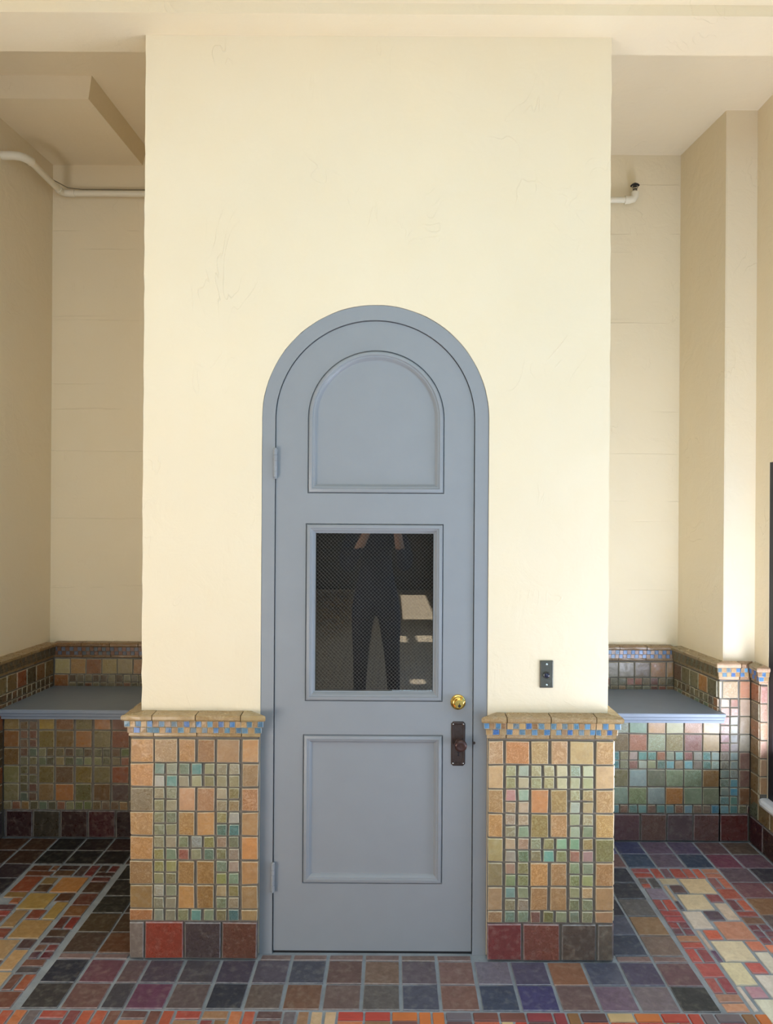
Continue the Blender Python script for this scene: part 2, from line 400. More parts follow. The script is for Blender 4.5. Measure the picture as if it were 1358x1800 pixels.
# ---- right wall: splayed alcove side, short front face, then the window wall
FRA = frame(1.469, 1.36, -84.2)
r = MB(); r.box(-.1, .407, .033, .30, 0, 3.5)
wr1 = r.me('a', PLASTER); wr1.transform(FRA)
r = MB(); r.box(1.549, 1.95, .958, 1.5, 0, 3.5)
WX = 1.69
r.box(WX, WX + .22, .83, .958, 0, 3.5); r.box(WX, WX + .22, -.95, .83, 0, .222); r.box(WX, WX + .22, -.95, .83, 1.746, 3.5)
r.box(WX, WX + .22, -1.40, -.95, 0, 3.5); r.box(WX, WX + .22, -5.4, -1.40, 2.95, 3.5); r.box(WX, WX + .22, -12.2, -5.4, 0, 3.5)
WR = struct(put('wall_right', join('wall_right', [wr1, r.me('b', PLASTER)], [PLASTER])), 'plaster right wall with a tile dado beside the window')
struct(put('wall_rear', MB().box(-2.6, 1.95, -12.3, -12.2, 1.14, 3.5).box(-2.6, 1.95, -12.3, -12.18, 0, 1.14, 1).me('wall_rear', [PLASTER, WOOD])), 'wall far behind the camera, dark wood below plaster')
struct(put('wall_side', MB().box(-2.6, -2.35, -12.2, -5.4, 0, 3.5).box(-2.6, -2.05, -3.02, -2.97, 0, 3.5).box(-2.6, -2.05, -1.63, -1.6, 0, 3.5).box(-2.6, -2.05, -2.97, -1.63, 1.2, 3.5).box(-2.6, -2.35, -5.4, -3.0, 2.8, 3.5).me('wall_side', PLASTER)), 'plaster wall on the left behind the camera')
struct(put('ground_outside', MB().box(1.95, 30, -30, 30, -.2, -.05).box(-30, -2.7, -30, 30, -.2, -.05).me('ground_outside', GROUND)), 'sunlit paving outside the lobby')

# ---- window in the right wall
win = struct(put('window_1', None), 'dark steel window frame at the right edge')
fr = MB(); X0, X1 = WX + .001, WX + .05
fr.box(X0, X1, .79, .83, .238, 1.746); fr.box(X0, X1, -.95, -.91, .238, 1.746); fr.box(X0, X1, -.91, .79, 1.706, 1.746); fr.box(X0, X1, -.91, .79, .238, .268)
fr.box(X0 + .004, X1 - .004, -.075, -.045, .268, 1.706)
put('window_frame', fr.me('window_frame', IRON), win)
put('window_pane', MB().box(WX + .028, WX + .031, -.91, .79, .268, 1.706).me('window_pane', GLASS), win)
sl = MB(); prof = [(WX + .06, .238), (1.655, .238), (1.643, .234), (1.638, .224), (1.642, .213), (1.652, .209), (WX + .06, .209)]
L = len(prof); vs = [(x, y, z) for y in (-.95, .80, .832) for x, z in prof]; vs[L * 2:] = [(x + (.012 if x < 1.66 else 0), y, z) for x, y, z in vs[L * 2:]]
sl.add(vs, [(k * L + i, k * L + (i + 1) % L, (k + 1) * L + (i + 1) % L, (k + 1) * L + i) for k in range(2) for i in range(L)] + [tuple(range(L)), tuple(range(2 * L, 3 * L))])
put('window_sill', sl.me('window_sill', SILL), win)['label'] = 'white painted sill with a rounded nose'

# ================================================================== TILED PILASTERS
def pilaster(label, x0, cols, last, side, rows, bases, caps, mul=1.):
    width = cols[7][1]; t = thing('tiled_pilaster', label, 'pilaster', (x0 + width / 2, .006, 0))
    F = frame(x0, .0065, 0)
    g = MB(); g.box(x0 + .002, x0 + width - .002, .0065, .034, 0, .75)
    if side < 0: g.box(-.8715, -.8535, .034, .92, 0, .75)
    else: g.box(.7385, .7475, .034, .92, 0, .75)
    put('grout', g.me('grout', GROUT), t)
    for (c, z0, z1, col) in rows: tile(t, F, cols[c][0], cols[c][1], z0, z1, col, mul)
    for (a, b, col) in bases: tile(t, F, a, b, ZB0, ZB1, col, mul * 1.15, .009, 'base_tile', [GLAZE, FLOORT_E], .003)
    for i in range(len(caps) - 1):
        cap(t, F, caps[i], caps[i + 1], 1 if i == 0 else 0, 1 if i == len(caps) - 2 else 0, mul, True, i)
    # the return along the side of the pier
    Fs = frame(-.8715, .92, -90) if side < 0 else frame(.7475, .0, 90)
    s0, s1 = (.003, .911) if side < 0 else (.009, .917)
    pal = [(205, 155, 100), (190, 145, 90), (180, 140, 100), (210, 165, 110)]
    base_row(t, Fs, s0, s1, PLUM, mul); course(t, Fs, s0, s1, ZS0, ZS1, GREENS, mul, .041)
    for k in range(7):
        if k in (2, 5): small_course(t, Fs, s0, s1, k, GREENS, mul)
        else: course(t, Fs, s0, s1, zc(k), zc(k) + .077, pal, mul)
    nn = 6; e0, e1 = (.0, .9155) if side < 0 else (.0065, .92)
    for i in range(nn):
        cap(t, Fs, e0 + (e1 - e0) * i / nn, e0 + (e1 - e0) * (i + 1) / nn, 1 if (side > 0 and i == 0) else 0, 1 if (side < 0 and i == nn - 1) else 0, mul)
    return t
# columns: 0 big, 1,2 small, 3,4 mid, 5,6 small, 7 big, 8 wide(1+2), 9 wide(5+6), 10-12 three small in the middle
LC = [(0, .077), (.081, .114), (.121, .156), (.163, .217), (.226, .283), (.291, .325), (.332, .366), (.376, .430), (.081, .156), (.291, .366), (.163, .197), (.206, .240), (.249, .283)]
LC2 = LC[:13]
def rowset(topcols, ss5, L4, L3, ss2, L1, L0, s):
    rows = []
    for c, col in zip((0, 8, 3, 4, 9, 7), topcols): rows.append((c, zc(6), zc(6) + .077, col))
    def two(k, d):
        c0, cr, upper, lower = d
        rows.append((0, zc(k), zc(k) + .077, c0)); rows.append((7, zc(k), zc(k) + .077, cr))
        for c, col in zip((1, 2, 10, 11, 12, 5, 6), upper): rows.append((c, zc(k) + .041, zc(k) + .0775, col))
        for c, col in zip((1, 2, 10, 11, 12, 5, 6), lower): rows.append((c, zc(k), zc(k) + .0365, col))
    def big(k, d):
        c0, ul, ll, m, ur, lr, cr = d
        rows.append((0, zc(k), zc(k) + .077, c0)); rows.append((7, zc(k), zc(k) + .077, cr))
        rows.append((3, zc(k), zc(k) + .077, m[0])); rows.append((4, zc(k), zc(k) + .077, m[1]))
        for c, u, l in ((1, ul[0], ll[0]), (2, ul[1], ll[1]), (5, ur[0], lr[0]), (6, ur[1], lr[1])):
            rows.append((c, zc(k) + .041, zc(k) + .0775, u)); rows.append((c, zc(k), zc(k) + .0365, l))
    two(5, ss5); big(4, L4); big(3, L3); two(2, ss2); big(1, L1); big(0, L0)
    for c, col in zip((0, 1, 2, 10, 11, 12, 5, 6, 7), s): rows.append((c, ZS0, ZS1, col))
    return rows
l_rows = rowset(
    [(205, 155, 95), (195, 165, 130), (195, 150, 95), (175, 130, 85), (180, 138, 98), (205, 150, 95)],
    ((210, 155, 100), (180, 150, 115), [(115, 145, 140), (155, 165, 150), (130, 155, 140), (95, 155, 160), (155, 155, 120), (170, 165, 145), (180, 175, 160)],
     [(180, 180, 175), (100, 155, 155), (165, 160, 135), (165, 165, 130), (145, 140, 100), (155, 150, 120), (160, 155, 120)]),
    ((145, 135, 112), [(165, 160, 135), (150, 160, 140)], [(150, 150, 115), (155, 150, 125)], [(205, 155, 112), (195, 145, 108)], [(180, 170, 145), (155, 145, 105)], [(170, 160, 135), (165, 145, 110)], (205, 155, 115)),
    ((205, 162, 105), [(150, 155, 125), (130, 145, 125)], [(145, 155, 130), (150, 150, 115)], [(190, 148, 88), (205, 152, 88)], [(170, 165, 115), (170, 170, 165)], [(105, 145, 140), (85, 140, 150)], (190, 150, 100)),
    ((195, 148, 85), (218, 150, 80), [(160, 160, 135), (165, 155, 135), (135, 150, 120), (150, 165, 170), (150, 150, 95), (175, 155, 140), (135, 145, 120)],
     [(155, 155, 100), (120, 145, 120), (165, 105, 95), (145, 150, 120), (110, 145, 135), (140, 140, 105), (170, 155, 150)]),
    ((168, 132, 88), [(150, 150, 90), (150, 150, 85)], [(145, 145, 105), (145, 145, 110)], [(175, 137, 80), (178, 137, 78)], [(130, 155, 140), (175, 155, 145)], [(145, 150, 85), (130, 160, 140)], (190, 142, 88)),
    ((152, 118, 66), [(175, 175, 170), (145, 155, 130)], [(145, 145, 130), (145, 140, 120)], [(195, 142, 72), (172, 130, 72)], [(175, 155, 115), (145, 135, 80)], [(130, 150, 125), (170, 160, 140)], (178, 140, 92)),
    [(190, 130, 80), (130, 140, 130), (140, 140, 120), (140, 150, 115), (95, 150, 150), (130, 145, 120), (145, 140, 105), (85, 130, 145), (175, 145, 95)])
pilaster('tiled pilaster left of the grey door, ochre and sage tiles, blue check cap', -.877, LC, None, -1, l_rows,
         [(.0, .048, (120, 108, 104)), (.053, .181, (150, 56, 36)), (.187, .306, (78, 66, 76)), (.312, .428, (112, 70, 62))], [0, .077, .222, .373, .430], .92)
RC = [(.0, .050), (.059, .093), (.102, .137), (.145, .202), (.212, .266), (.276, .309), (.319, .354), (.363, .423), (.059, .137), (.276, .354), (.145, .179), (.188, .222), (.231, .266)]
r_rows = rowset(
    [(220, 182, 138), (228, 160, 100), (218, 185, 130), (222, 178, 128), (212, 180, 118), (222, 178, 120)],
    ((220, 178, 130), (225, 185, 132), [(190, 190, 150), (175, 190, 175), (200, 195, 155), (205, 200, 160), (215, 205, 168), (178, 200, 188), (200, 205, 170)],
     [(180, 180, 130), (200, 185, 155), (190, 190, 150), (200, 190, 140), (210, 205, 165), (200, 200, 165), (185, 190, 140)]),
    ((205, 165, 112), [(212, 150, 148), (165, 192, 172)], [(205, 175, 142), (210, 182, 158)], [(220, 150, 88), (200, 170, 112)], [(190, 195, 155), (200, 182, 132)], [(185, 200, 185), (195, 175, 125)], (218, 175, 125)),
    ((215, 165, 100), [(200, 180, 162), (210, 190, 166)], [(180, 180, 155), (150, 175, 146)], [(180, 160, 100), (213, 170, 116)], [(170, 180, 140), (205, 195, 160)], [(170, 185, 160), (140, 155, 120)], (218, 175, 108)),
    ((185, 165, 108), (152, 150, 98), [(200, 175, 142), (200, 170, 150), (170, 180, 150), (170, 165, 115), (150, 195, 158), (140, 185, 148), (185, 165, 112)],
     [(180, 170, 156), (125, 155, 122), (170, 165, 132), (118, 180, 168), (160, 170, 122), (175, 120, 102), (185, 150, 147)]),
    ((162, 145, 102), [(185, 150, 127), (160, 155, 110)], [(140, 160, 112), (150, 160, 112)], [(218, 165, 96), (205, 160, 112)], [(150, 170, 132), (150, 165, 137)], [(150, 165, 116), (170, 175, 112)], (200, 152, 102)),
    ((185, 150, 112), [(125, 160, 157), (150, 160, 127)], [(165, 160, 132), (170, 155, 142)], [(200, 155, 107), (190, 150, 102)], [(165, 165, 122), (215, 185, 142)], [(140, 150, 116), (155, 165, 137)], (192, 147, 102)),
    [(182, 145, 112), (130, 160, 152), (140, 165, 147), (150, 110, 106), (140, 140, 92), (145, 155, 122), (140, 160, 147), (155, 160, 132), (185, 142, 102)])
pilaster('tiled pilaster right of the grey door, pale peach and sage tiles, blue check cap', .327, RC, None, 1, r_rows,
         [(.0, .115, (128, 58, 62)), (.121, .243, (132, 75, 68)), (.250, .366, (90, 76, 72)), (.371, .423, (104, 92, 86))], [0, .059, .206, .358, .423], .93)

# ================================================================== BENCHES
AX = .925
def small_block(t, F, c0, c1, k, four, mul):
    (a, b), (c, d) = c0, c1
    for s, z0, col in ((c0, .041, four[0]), (c1, .041, four[1]), (c0, 0, four[2]), (c1, 0, four[3])):
        if k == 4 and z0 > 0: continue
        tile(t, F, s[0], s[1], zc(k) + z0, zc(k) + z0 + .0365, col, mul)
# --- right bench: coordinates in X, large pitch .0853 from .772
tR = thing('tiled_bench', 'tile-fronted bench base below the right grey shelf, mostly sage and pink tiles', 'bench', (1.14, 1.1, 0))
F = frame(0, AX + .0065, 0)
put('grout', MB().box(.739, 1.472, AX + .0065, 1.36, 0, .553).box(1.472, 1.5148, AX + .0065, .99, 0, .553).me('grout', GROUT), tR)
mR = 1.12
cr = [(.7555, .780), (.7865, .8625), (.8705, .948), (.954, 1.033), (1.041, 1.120), (1.127, 1.202)]
cr = [(.757 + .0 + 0, .8185)] + [(.824 + .0845 * i, .824 + .0845 * i + .079) for i in range(5)]
cr = [(.741, .818)] + [(.8235 + .0852 * i, .8235 + .0852 * i + .0798) for i in range(5)]
X5 = cr[-1][1]
# px -> X for the columns: 1105,1135,1168,1201,1234 ... 1262
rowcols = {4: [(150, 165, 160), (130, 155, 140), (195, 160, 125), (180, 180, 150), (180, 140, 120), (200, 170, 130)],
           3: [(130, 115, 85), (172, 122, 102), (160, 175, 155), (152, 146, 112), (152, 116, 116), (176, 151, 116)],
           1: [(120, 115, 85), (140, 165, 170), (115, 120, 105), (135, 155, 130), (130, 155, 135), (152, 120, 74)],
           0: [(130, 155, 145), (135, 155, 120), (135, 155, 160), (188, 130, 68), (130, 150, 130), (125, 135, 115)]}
GC = [(1.0985 - .3405 + .0, 0)]
XR0 = .741
bx = [XR0] + [1.0 * v for v in (.8325 + .0, )]
# large columns measured from the photograph: joints at 1103.5, 1136.5, 1168.5, 1200.5, 1234 px
J = [.741, 1.0, 0, 0, 0]
def pxX(px): return (px - 690 + 3.3) * 3.415 / 1300
jo = [pxX(v) for v in (1070, 1103.8, 1136.5, 1168.8, 1200.6, 1233.6, 1264)]
bigR = [(jo[i] + .0025, jo[i + 1] - .0025) for i in range(6)]; bigR[0] = (.815 + .157 if False else .760, bigR[0][1])
bigR[0] = (max(.760, jo[1] - .0025 - .078 * 1), jo[1] - .0025)
extra = [(bigR[0][0] - .0835 * (i + 1), bigR[0][0] - .0835 * (i + 1) + .078) for i in range(3)]
extra = [(max(a, .757), b) for a, b in extra if b > .775]
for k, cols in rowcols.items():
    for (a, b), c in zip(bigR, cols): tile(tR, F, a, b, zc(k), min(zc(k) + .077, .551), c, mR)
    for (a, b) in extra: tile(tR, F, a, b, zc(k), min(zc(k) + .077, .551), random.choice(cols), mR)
sm = []
for (a, b) in bigR: m_ = (a + b) / 2; sm += [(a, m_ - .0025), (m_ + .0025, b)]
up = [(90, 150, 165), (150, 150, 125), (165, 145, 145), (95, 150, 150), (115, 165, 165), (162, 116, 90), (140, 150, 135), (120, 160, 160), (152, 105, 105), (150, 150, 150), (110, 165, 170), (150, 175, 175)]
lo = [(90, 155, 170), (140, 150, 130), (150, 115, 110), (155, 165, 155), (145, 155, 120), (110, 145, 145), (110, 160, 170), (145, 135, 115), (110, 160, 175), (135, 125, 120), (110, 150, 150), (150, 180, 180)]
bt = [(100, 150, 160), (140, 115, 105), (110, 155, 160), (115, 160, 165), (140, 110, 100), (95, 145, 150), (110, 145, 155), (150, 115, 100), (110, 150, 170), (140, 120, 110), (120, 105, 95), (60, 135, 180)]
for (a, b), u_, l_, q in zip(sm, up, lo, bt):
    tile(tR, F, a, b, zc(2) + .041, zc(2) + .0775, u_, mR); tile(tR, F, a, b, zc(2), zc(2) + .0365, l_, mR); tile(tR, F, a, b, ZS0, ZS1, q, mR)
for (a, b) in extra: small_block(tR, F, (a, (a + b) / 2 - .0025), ((a + b) / 2 + .0025, b), 2, [random.choice(up) for _ in range(4)], mR); course(tR, F, a, b, ZS0, ZS1, bt, mR, .041)
basesR = [(pxX(v)) for v in (1078.5 - 46.7, 1078.5, 1125, 1171.5, 1218, 1264.6)]
for i, c in enumerate([(95, 80, 88), (98, 72, 82), (105, 80, 80), (85, 70, 78), (95, 68, 74)]):
    a, b = basesR[i] + .002, basesR[i + 1] - .003
    tile(tR, F, max(a, .757), b, ZB0, ZB1, c, mR * 1.3, .009, 'base_tile', [GLAZE, FLOORT_E], .003)
# --- left bench
tL = thing('tiled_bench', 'tile-fronted bench base below the left grey shelf, ochre and olive tiles', 'bench', (-1.33, 1.1, 0))
put('grout', MB().box(-1.766, -.854, AX + .0065, 1.36, 0, .553).box(-1.786, -1.766, AX + .0065, 1.0, 0, .553).me('grout', GROUT), tL)
mL = 1.35
def pxL(px): return (px - 690 + 2.9) * 3.415 / 1300
EL = [(6.2, 32.7, 'L'), (35.3, 48.6, 's'), (51.2, 64.5, 's'), (68, 94.5, 'L'), (98, 129, 'L'), (132.5, 160.8, 'L'), (165.2, 193.5, 'L'), (197, 226.2, 'L'), (229.5, 258, 'L')]
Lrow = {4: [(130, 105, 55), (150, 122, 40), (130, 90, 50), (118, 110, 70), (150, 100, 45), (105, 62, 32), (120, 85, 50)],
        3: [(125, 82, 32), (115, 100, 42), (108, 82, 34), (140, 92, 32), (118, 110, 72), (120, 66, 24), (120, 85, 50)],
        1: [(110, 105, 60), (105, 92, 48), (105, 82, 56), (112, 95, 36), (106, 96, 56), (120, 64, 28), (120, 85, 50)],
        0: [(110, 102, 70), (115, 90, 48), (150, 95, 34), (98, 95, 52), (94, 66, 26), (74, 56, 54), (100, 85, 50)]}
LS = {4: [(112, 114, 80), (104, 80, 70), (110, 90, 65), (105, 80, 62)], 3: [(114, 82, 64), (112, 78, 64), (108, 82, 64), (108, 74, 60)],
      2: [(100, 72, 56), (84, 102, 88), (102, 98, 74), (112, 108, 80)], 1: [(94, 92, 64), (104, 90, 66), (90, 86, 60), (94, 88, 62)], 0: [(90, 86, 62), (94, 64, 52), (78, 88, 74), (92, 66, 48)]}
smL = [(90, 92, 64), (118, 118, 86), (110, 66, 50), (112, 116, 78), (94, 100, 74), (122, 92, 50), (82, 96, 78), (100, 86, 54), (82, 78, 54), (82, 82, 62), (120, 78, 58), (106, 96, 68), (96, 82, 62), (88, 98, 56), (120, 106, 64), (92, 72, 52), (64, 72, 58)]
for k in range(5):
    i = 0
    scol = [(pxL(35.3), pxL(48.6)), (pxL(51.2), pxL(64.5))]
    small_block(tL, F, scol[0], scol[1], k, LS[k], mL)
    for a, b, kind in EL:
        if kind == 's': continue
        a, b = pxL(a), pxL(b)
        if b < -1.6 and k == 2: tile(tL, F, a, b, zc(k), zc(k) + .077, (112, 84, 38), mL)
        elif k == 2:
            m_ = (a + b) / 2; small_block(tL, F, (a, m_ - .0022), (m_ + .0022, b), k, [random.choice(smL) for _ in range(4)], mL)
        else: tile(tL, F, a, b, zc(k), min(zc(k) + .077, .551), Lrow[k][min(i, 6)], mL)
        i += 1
    b_ = pxL(258) + .006
    while b_ < -.90:
        if k == 2: small_block(tL, F, (b_, b_ + .0355), (b_ + .041, b_ + .0765), k, [random.choice(smL) for _ in range(4)], mL)
        else: tile(tL, F, b_, b_ + .077, zc(k), min(zc(k) + .077, .551), random.choice(Lrow[k]), mL)
        b_ += .083
course(tL, F, pxL(6.2), -.885, ZS0, ZS1, smL, mL, .041, .0045)
bL = [pxL(v) for v in (10 - 48.7, 10.5, 58.5, 107, 155.5, 204)] + [pxL(204) + .127, pxL(204) + .254]
for i, c in enumerate([(52, 44, 60), (54, 28, 34), (52, 46, 34), (50, 24, 22), (62, 16, 22), (42, 20, 22), (52, 30, 30)]):
    a, b = bL[i] + .002, bL[i + 1] - .004
    if i == 0: a = -1.785
    tile(tL, F, a, min(b, -.882), ZB0, ZB1, c, mL * .9, .009, 'base_tile', [GLAZE, FLOORT_E], .003)
# --- shelves
def shelf(label, pts, loc):
    t = thing('bench_top', label, 'shelf', loc)
    # three stacked boards, each stepping in a little at the front
    bb = MB()
    for k, (z0, z1, ov) in enumerate(((.585, .601, 0), (.5695, .5835, .008), (.554, .568, .016))):
        q = [(x, y + (ov if i in (0, 1) else 0)) for i, (x, y) in enumerate(pts)]
        e = .003
        vs = [(x, y, z0) for x, y in q] + [(x, y, z1 - e) for x, y in q] + [(x, y + (e if i in (0, 1) else 0), z1) for i, (x, y) in enumerate(q)]
        n = len(q); me_f = [tuple(range(n))[::-1], tuple(range(2 * n, 3 * n))]
        for r_ in range(2):
            for i in range(n): me_f.append((r_ * n + i, r_ * n + (i + 1) % n, (r_ + 1) * n + (i + 1) % n, (r_ + 1) * n + i))
        m_ = MB().add(vs, me_f).me('board' if k == 0 else 'moulding', SHELF)
        put('board' if k == 0 else 'moulding', m_, t)
    return t
shelf('grey painted wooden shelf on the left tiled bench', [(-1.79, .882), (-.881, .882), (-.881, 1.354), (-1.758, 1.354)], (-1.33, 1.1, .554))
shelf('grey painted wooden shelf on the right tiled bench', [(.757, .882), (1.524, .882), (1.464, 1.354), (.757, 1.354)], (1.14, 1.1, .554))

# ================================================================== DADO TILES ON THE WALLS
# back left
F = frame(-1.762, 1.3665, 0); mBL = 1.05
put('grout', MB().box(-1.765, -.884, 1.3665, 1.392, .5, .75).me('grout', GROUT), WBL)
palBL = [(165, 150, 100), (165, 128, 68), (142, 90, 40), (155, 138, 82), (140, 122, 76), (158, 115, 50)]
x = .010
for i in range(11):
    tile(WBL, F, x, x + .077, zc(6), zc(6) + .077, palBL[i % 6], mBL); x += .0815
tile(WBL, F, .006, .079, zc(5), zc(5) + .077, (150, 98, 42), mBL)
for z0, z1 in ((zc(5), zc(5) + .0365), (zc(5) + .041, zc(5) + .0775)):
    course(WBL, F, .085, .885, z0, z1, [(125, 118, 90), (118, 110, 80), (108, 96, 72), (92, 90, 70), (120, 80, 50), (100, 82, 62), (110, 100, 78)], mBL, .041, .0045)
for i in range(6): cap(WBL, F, .006 + .147 * i * 1.0, .006 + .147 * (i + 1), 0, 0, mBL * .8, False, i, (150, 112, 62), [(95, 105, 135), (85, 100, 115)], [(140, 85, 45), (125, 80, 45)])
# back right
F = frame(.7475, 1.3665, 0); mBR = 1.0
put('grout', MB().box(.74, 1.475, 1.3665, 1.392, .5, .75).me('grout', GROUT), WBR)
x = .722 - .062
colsBR = [(140, 95, 55), (165, 115, 55), (125, 105, 80), (130, 120, 105), (125, 115, 90), (150, 130, 100), (120, 110, 90), (140, 110, 80), (130, 110, 80)]
edges = [.722 - .056, .722 - .056 - .0845]
tile(WBR, F, .684, .722 - .003, zc(6), zc(6) + .077, (160, 120, 70), mBR)
for i in range(8):
    a = .679 - .083 * (i + 1)
    if a > .01: tile(WBR, F, a + .004, a + .082, zc(6), zc(6) + .077, colsBR[(i + 1) % 9], mBR)
for z0, z1 in ((zc(5), zc(5) + .0365), (zc(5) + .041, zc(5) + .0775)):
    course(WBR, F, .02, .72, z0, z1, [(145, 90, 72), (130, 130, 115), (130, 90, 80), (130, 118, 92), (140, 125, 98), (150, 95, 70), (120, 115, 95), (150, 120, 85)], mBR, .041, .0045)
for i in range(5): cap(WBR, F, .006 + .142 * i, .006 + .142 * (i + 1), 0, 0, mBR * .85, False, i, (165, 135, 98), [(70, 135, 200), (60, 125, 205)], [(175, 130, 80), (160, 115, 70)])
# left wall: s runs away from the camera, 0 at the front of the bench
put('grout', MB().box(-1.5, .44, 0, .034, 0, .75).me('grout', GROUT), WL, FL_)
palL = [(140, 120, 70), (158, 88, 42), (110, 88, 60), (135, 95, 50), (95, 80, 52), (125, 98, 52)]
palLs = [(120, 85, 50), (105, 85, 55), (112, 70, 52), (95, 78, 52), (125, 95, 58)]
mW = 1.0
x = .425
while x > -1.40:
    tile(WL, FL_, x - .077, x, zc(6), zc(6) + .077, random.choice(palL), mW)
    if x > .01:
        for s_ in (0, .041):
            for h in (0, .041): tile(WL, FL_, x - .077 + s_, x - .077 + s_ + .036, zc(5) + h, zc(5) + h + .0365, random.choice(palLs), mW)
    x -= .082
for i in range(11): cap(WL, FL_, .43 - .165 * (i + 1), .43 - .165 * i, 0, 0, mW * .9, False, i, (165, 135, 88), [(95, 92, 85), (110, 104, 92)], [(120, 100, 70), (105, 90, 66)])
for k in range(6):
    (course(WL, FL_, -1.40, -.012, zc(k), zc(k) + .077, palL, mW) if k not in (2, 5) else small_course(WL, FL_, -1.40, -.012, k, palLs, mW))
course(WL, FL_, -1.40, -.012, ZS0, ZS1, palLs, mW, .041); base_row(WL, FL_, -1.40, -.012, [(60, 44, 52), (54, 46, 60), (70, 40, 44)], 2)
# right: splayed side of the alcove, s runs towards the camera (0 at the back corner)
g = MB().box(0, .437, 0, .034, .5, .75).me('g', GROUT); g.transform(FRA)
g2 = MB().box(1.515, 1.655, AX + .0065, .96, 0, .75).box(1.6615, 1.692, .838, AX + .02, 0, .75).box(1.6615, 1.69, -.95, .838, 0, .21).box(1.6615, 1.69, -1.4, -.95, 0, .75).box(1.515, 1.53, AX + .0065, 1.3, 0, .56).me('g2', GROUT)
put('grout', join('grout', [g, g2], [GROUT]), WR)
mA = 1.05
colA = [(120, 98, 90), (128, 118, 88), (130, 122, 92), (178, 125, 62), (118, 112, 84)]
x = .012
for i in range(5): tile(WR, FRA, x, x + .0785, zc(6), zc(6) + .077, colA[i], mA); x += .083
for z0, z1 in ((zc(5), zc(5) + .0365), (zc(5) + .041, zc(5) + .0775)):
    course(WR, FRA, .012, .39, z0, z1, [(125, 118, 90), (112, 135, 112), (120, 105, 80), (135, 125, 95), (112, 100, 84), (130, 110, 80)], mA, .041, .0045)
    tile(WR, FRA, .395, .432, z0, z1, (165, 115, 70), mA)
for i, (a, b) in enumerate(((.004, .15), (.151, .30), (.301, .437))): cap(WR, FRA, a, b, 0, 1 if i == 2 else 0, mA, False, i, (155, 135, 100), [(110, 112, 95), (120, 118, 98)], [(130, 112, 80), (118, 104, 74)])
# right column face
F = frame(0, AX + .0065, 0)
e0 = pxX(1264.8); cA, cB, cC, cD = (1.5135, pxX(1267.0) - .001), (pxX(1265.3), pxX(1280.2)), (pxX(1282.4), pxX(1295.3)), (pxX(1298.6), 1.655)
cE = (pxX(1268.5), pxX(1295.3)); cA = (1.511, pxX(1265.4))
mC = .95
tile(WR, F, cA[0] + .001, cE[0] - .005, zc(6), zc(6) + .077, (205, 195, 175), mC)
tile(WR, F, cE[0], cE[1], zc(6), zc(6) + .077, (205, 180, 150), mC)
pk = [[(205, 185, 178), (180, 128, 115)], [(195, 150, 140), (200, 160, 155)], [(200, 145, 140), (180, 185, 190)], [(190, 160, 160), (165, 165, 155)], [(175, 135, 145), (165, 170, 175)], [(190, 150, 155), (175, 165, 175)],
      [(155, 150, 150), (145, 175, 180)], [(150, 150, 148), (150, 170, 178)], [(130, 150, 155), (145, 165, 172)], [(125, 145, 145), (85, 150, 175)], [(125, 145, 145), (70, 160, 200)], [(115, 165, 180), (95, 145, 140)]]
q = 0
for k in (5, 4, 3, 2, 1, 0):
    for h in (.041, 0):
        for c, col in zip((cB, cC), pk[q]): tile(WR, F, c[0], c[1], zc(k) + h, zc(k) + h + .0365, col, mC)
        q += 1
tile(WR, F, cB[0], cB[1], ZS0, ZS1, (110, 160, 180), mC); tile(WR, F, cC[0], cC[1], ZS0, ZS1, (85, 140, 150), mC); tile(WR, F, cD[0] - .002, cD[0] + .033, ZS0, ZS1, (125, 125, 105), mC); tile(WR, F, cD[0] + .037, 1.654, ZS0, ZS1, (95, 50, 60), mC)
for k, c in zip(range(6, -1, -1), [(185, 120, 85), (180, 150, 130), (165, 145, 120), (160, 150, 140), (150, 112, 108), (135, 98, 92), (135, 92, 60)]):
    tile(WR, F, cD[0], cD[1], zc(k), zc(k) + .077, c, mC)
tile(WR, F, basesR[-1] + .002, 1.648, ZB0, ZB1, (108, 52, 54), mC * 1.1, .009, 'base_tile', [GLAZE, FLOORT_E], .003)
cap(WR, F, 1.513, 1.604, 1, 0, mC, True, 0, (225, 185, 160)); cap(WR, F, 1.605, 1.655, 0, -1, mC, True, 1, (190, 150, 125))
# right wall beside and under the window; s runs towards the camera from the corner
FW = frame(1.6615, AX, -90)
for k, c in zip(range(6, -1, -1), [(165, 105, 70), (130, 115, 88), (165, 110, 68), (150, 112, 66), (125, 104, 70), (135, 108, 68), (138, 105, 66)]):
    tile(WR, FW, .008, .081, zc(k), zc(k) + .077, c, mC)
cap(WR, FW, .0, .085, -1, 1, mC, False, 0, (170, 155, 130))
FJ = frame(1.655, .838, 0)      # the narrow return at the window
for k, c in zip(range(6, 0, -1), [(205, 150, 150), (205, 160, 150), (215, 165, 140), (205, 160, 145), (190, 150, 120), (185, 140, 100)]):
    tile(WR, FJ, .002, .033, zc(k), zc(k) + .077, c, mC)
cap(WR, FJ, 0, .035, 1, 0, mC, True, 1, (215, 180, 160))
tile(WR, FW, .002, .078, ZS0, .205, (105, 118, 105), mC)
x = .083
while x < 1.8:
    tile(WR, FW, x, x + .1, ZS0, .206, random.choice([(125, 112, 80), (135, 115, 78), (118, 110, 84)]), mC); x += .105
base_row(WR, FW, .004, 2.32, [(72, 34, 48), (70, 42, 44), (84, 48, 50)], mC * 1.1)
for k in range(7):
    (course(WR, FW, 1.88, 2.32, zc(k), zc(k) + .077, [(165, 110, 68), (150, 112, 66), (125, 104, 70)], mC) if k not in (2, 5) else small_course(WR, FW, 1.88, 2.32, k, GREENS, mC))
course(WR, FW, 1.88, 2.32, ZS0, ZS1, GREENS, mC, .041)
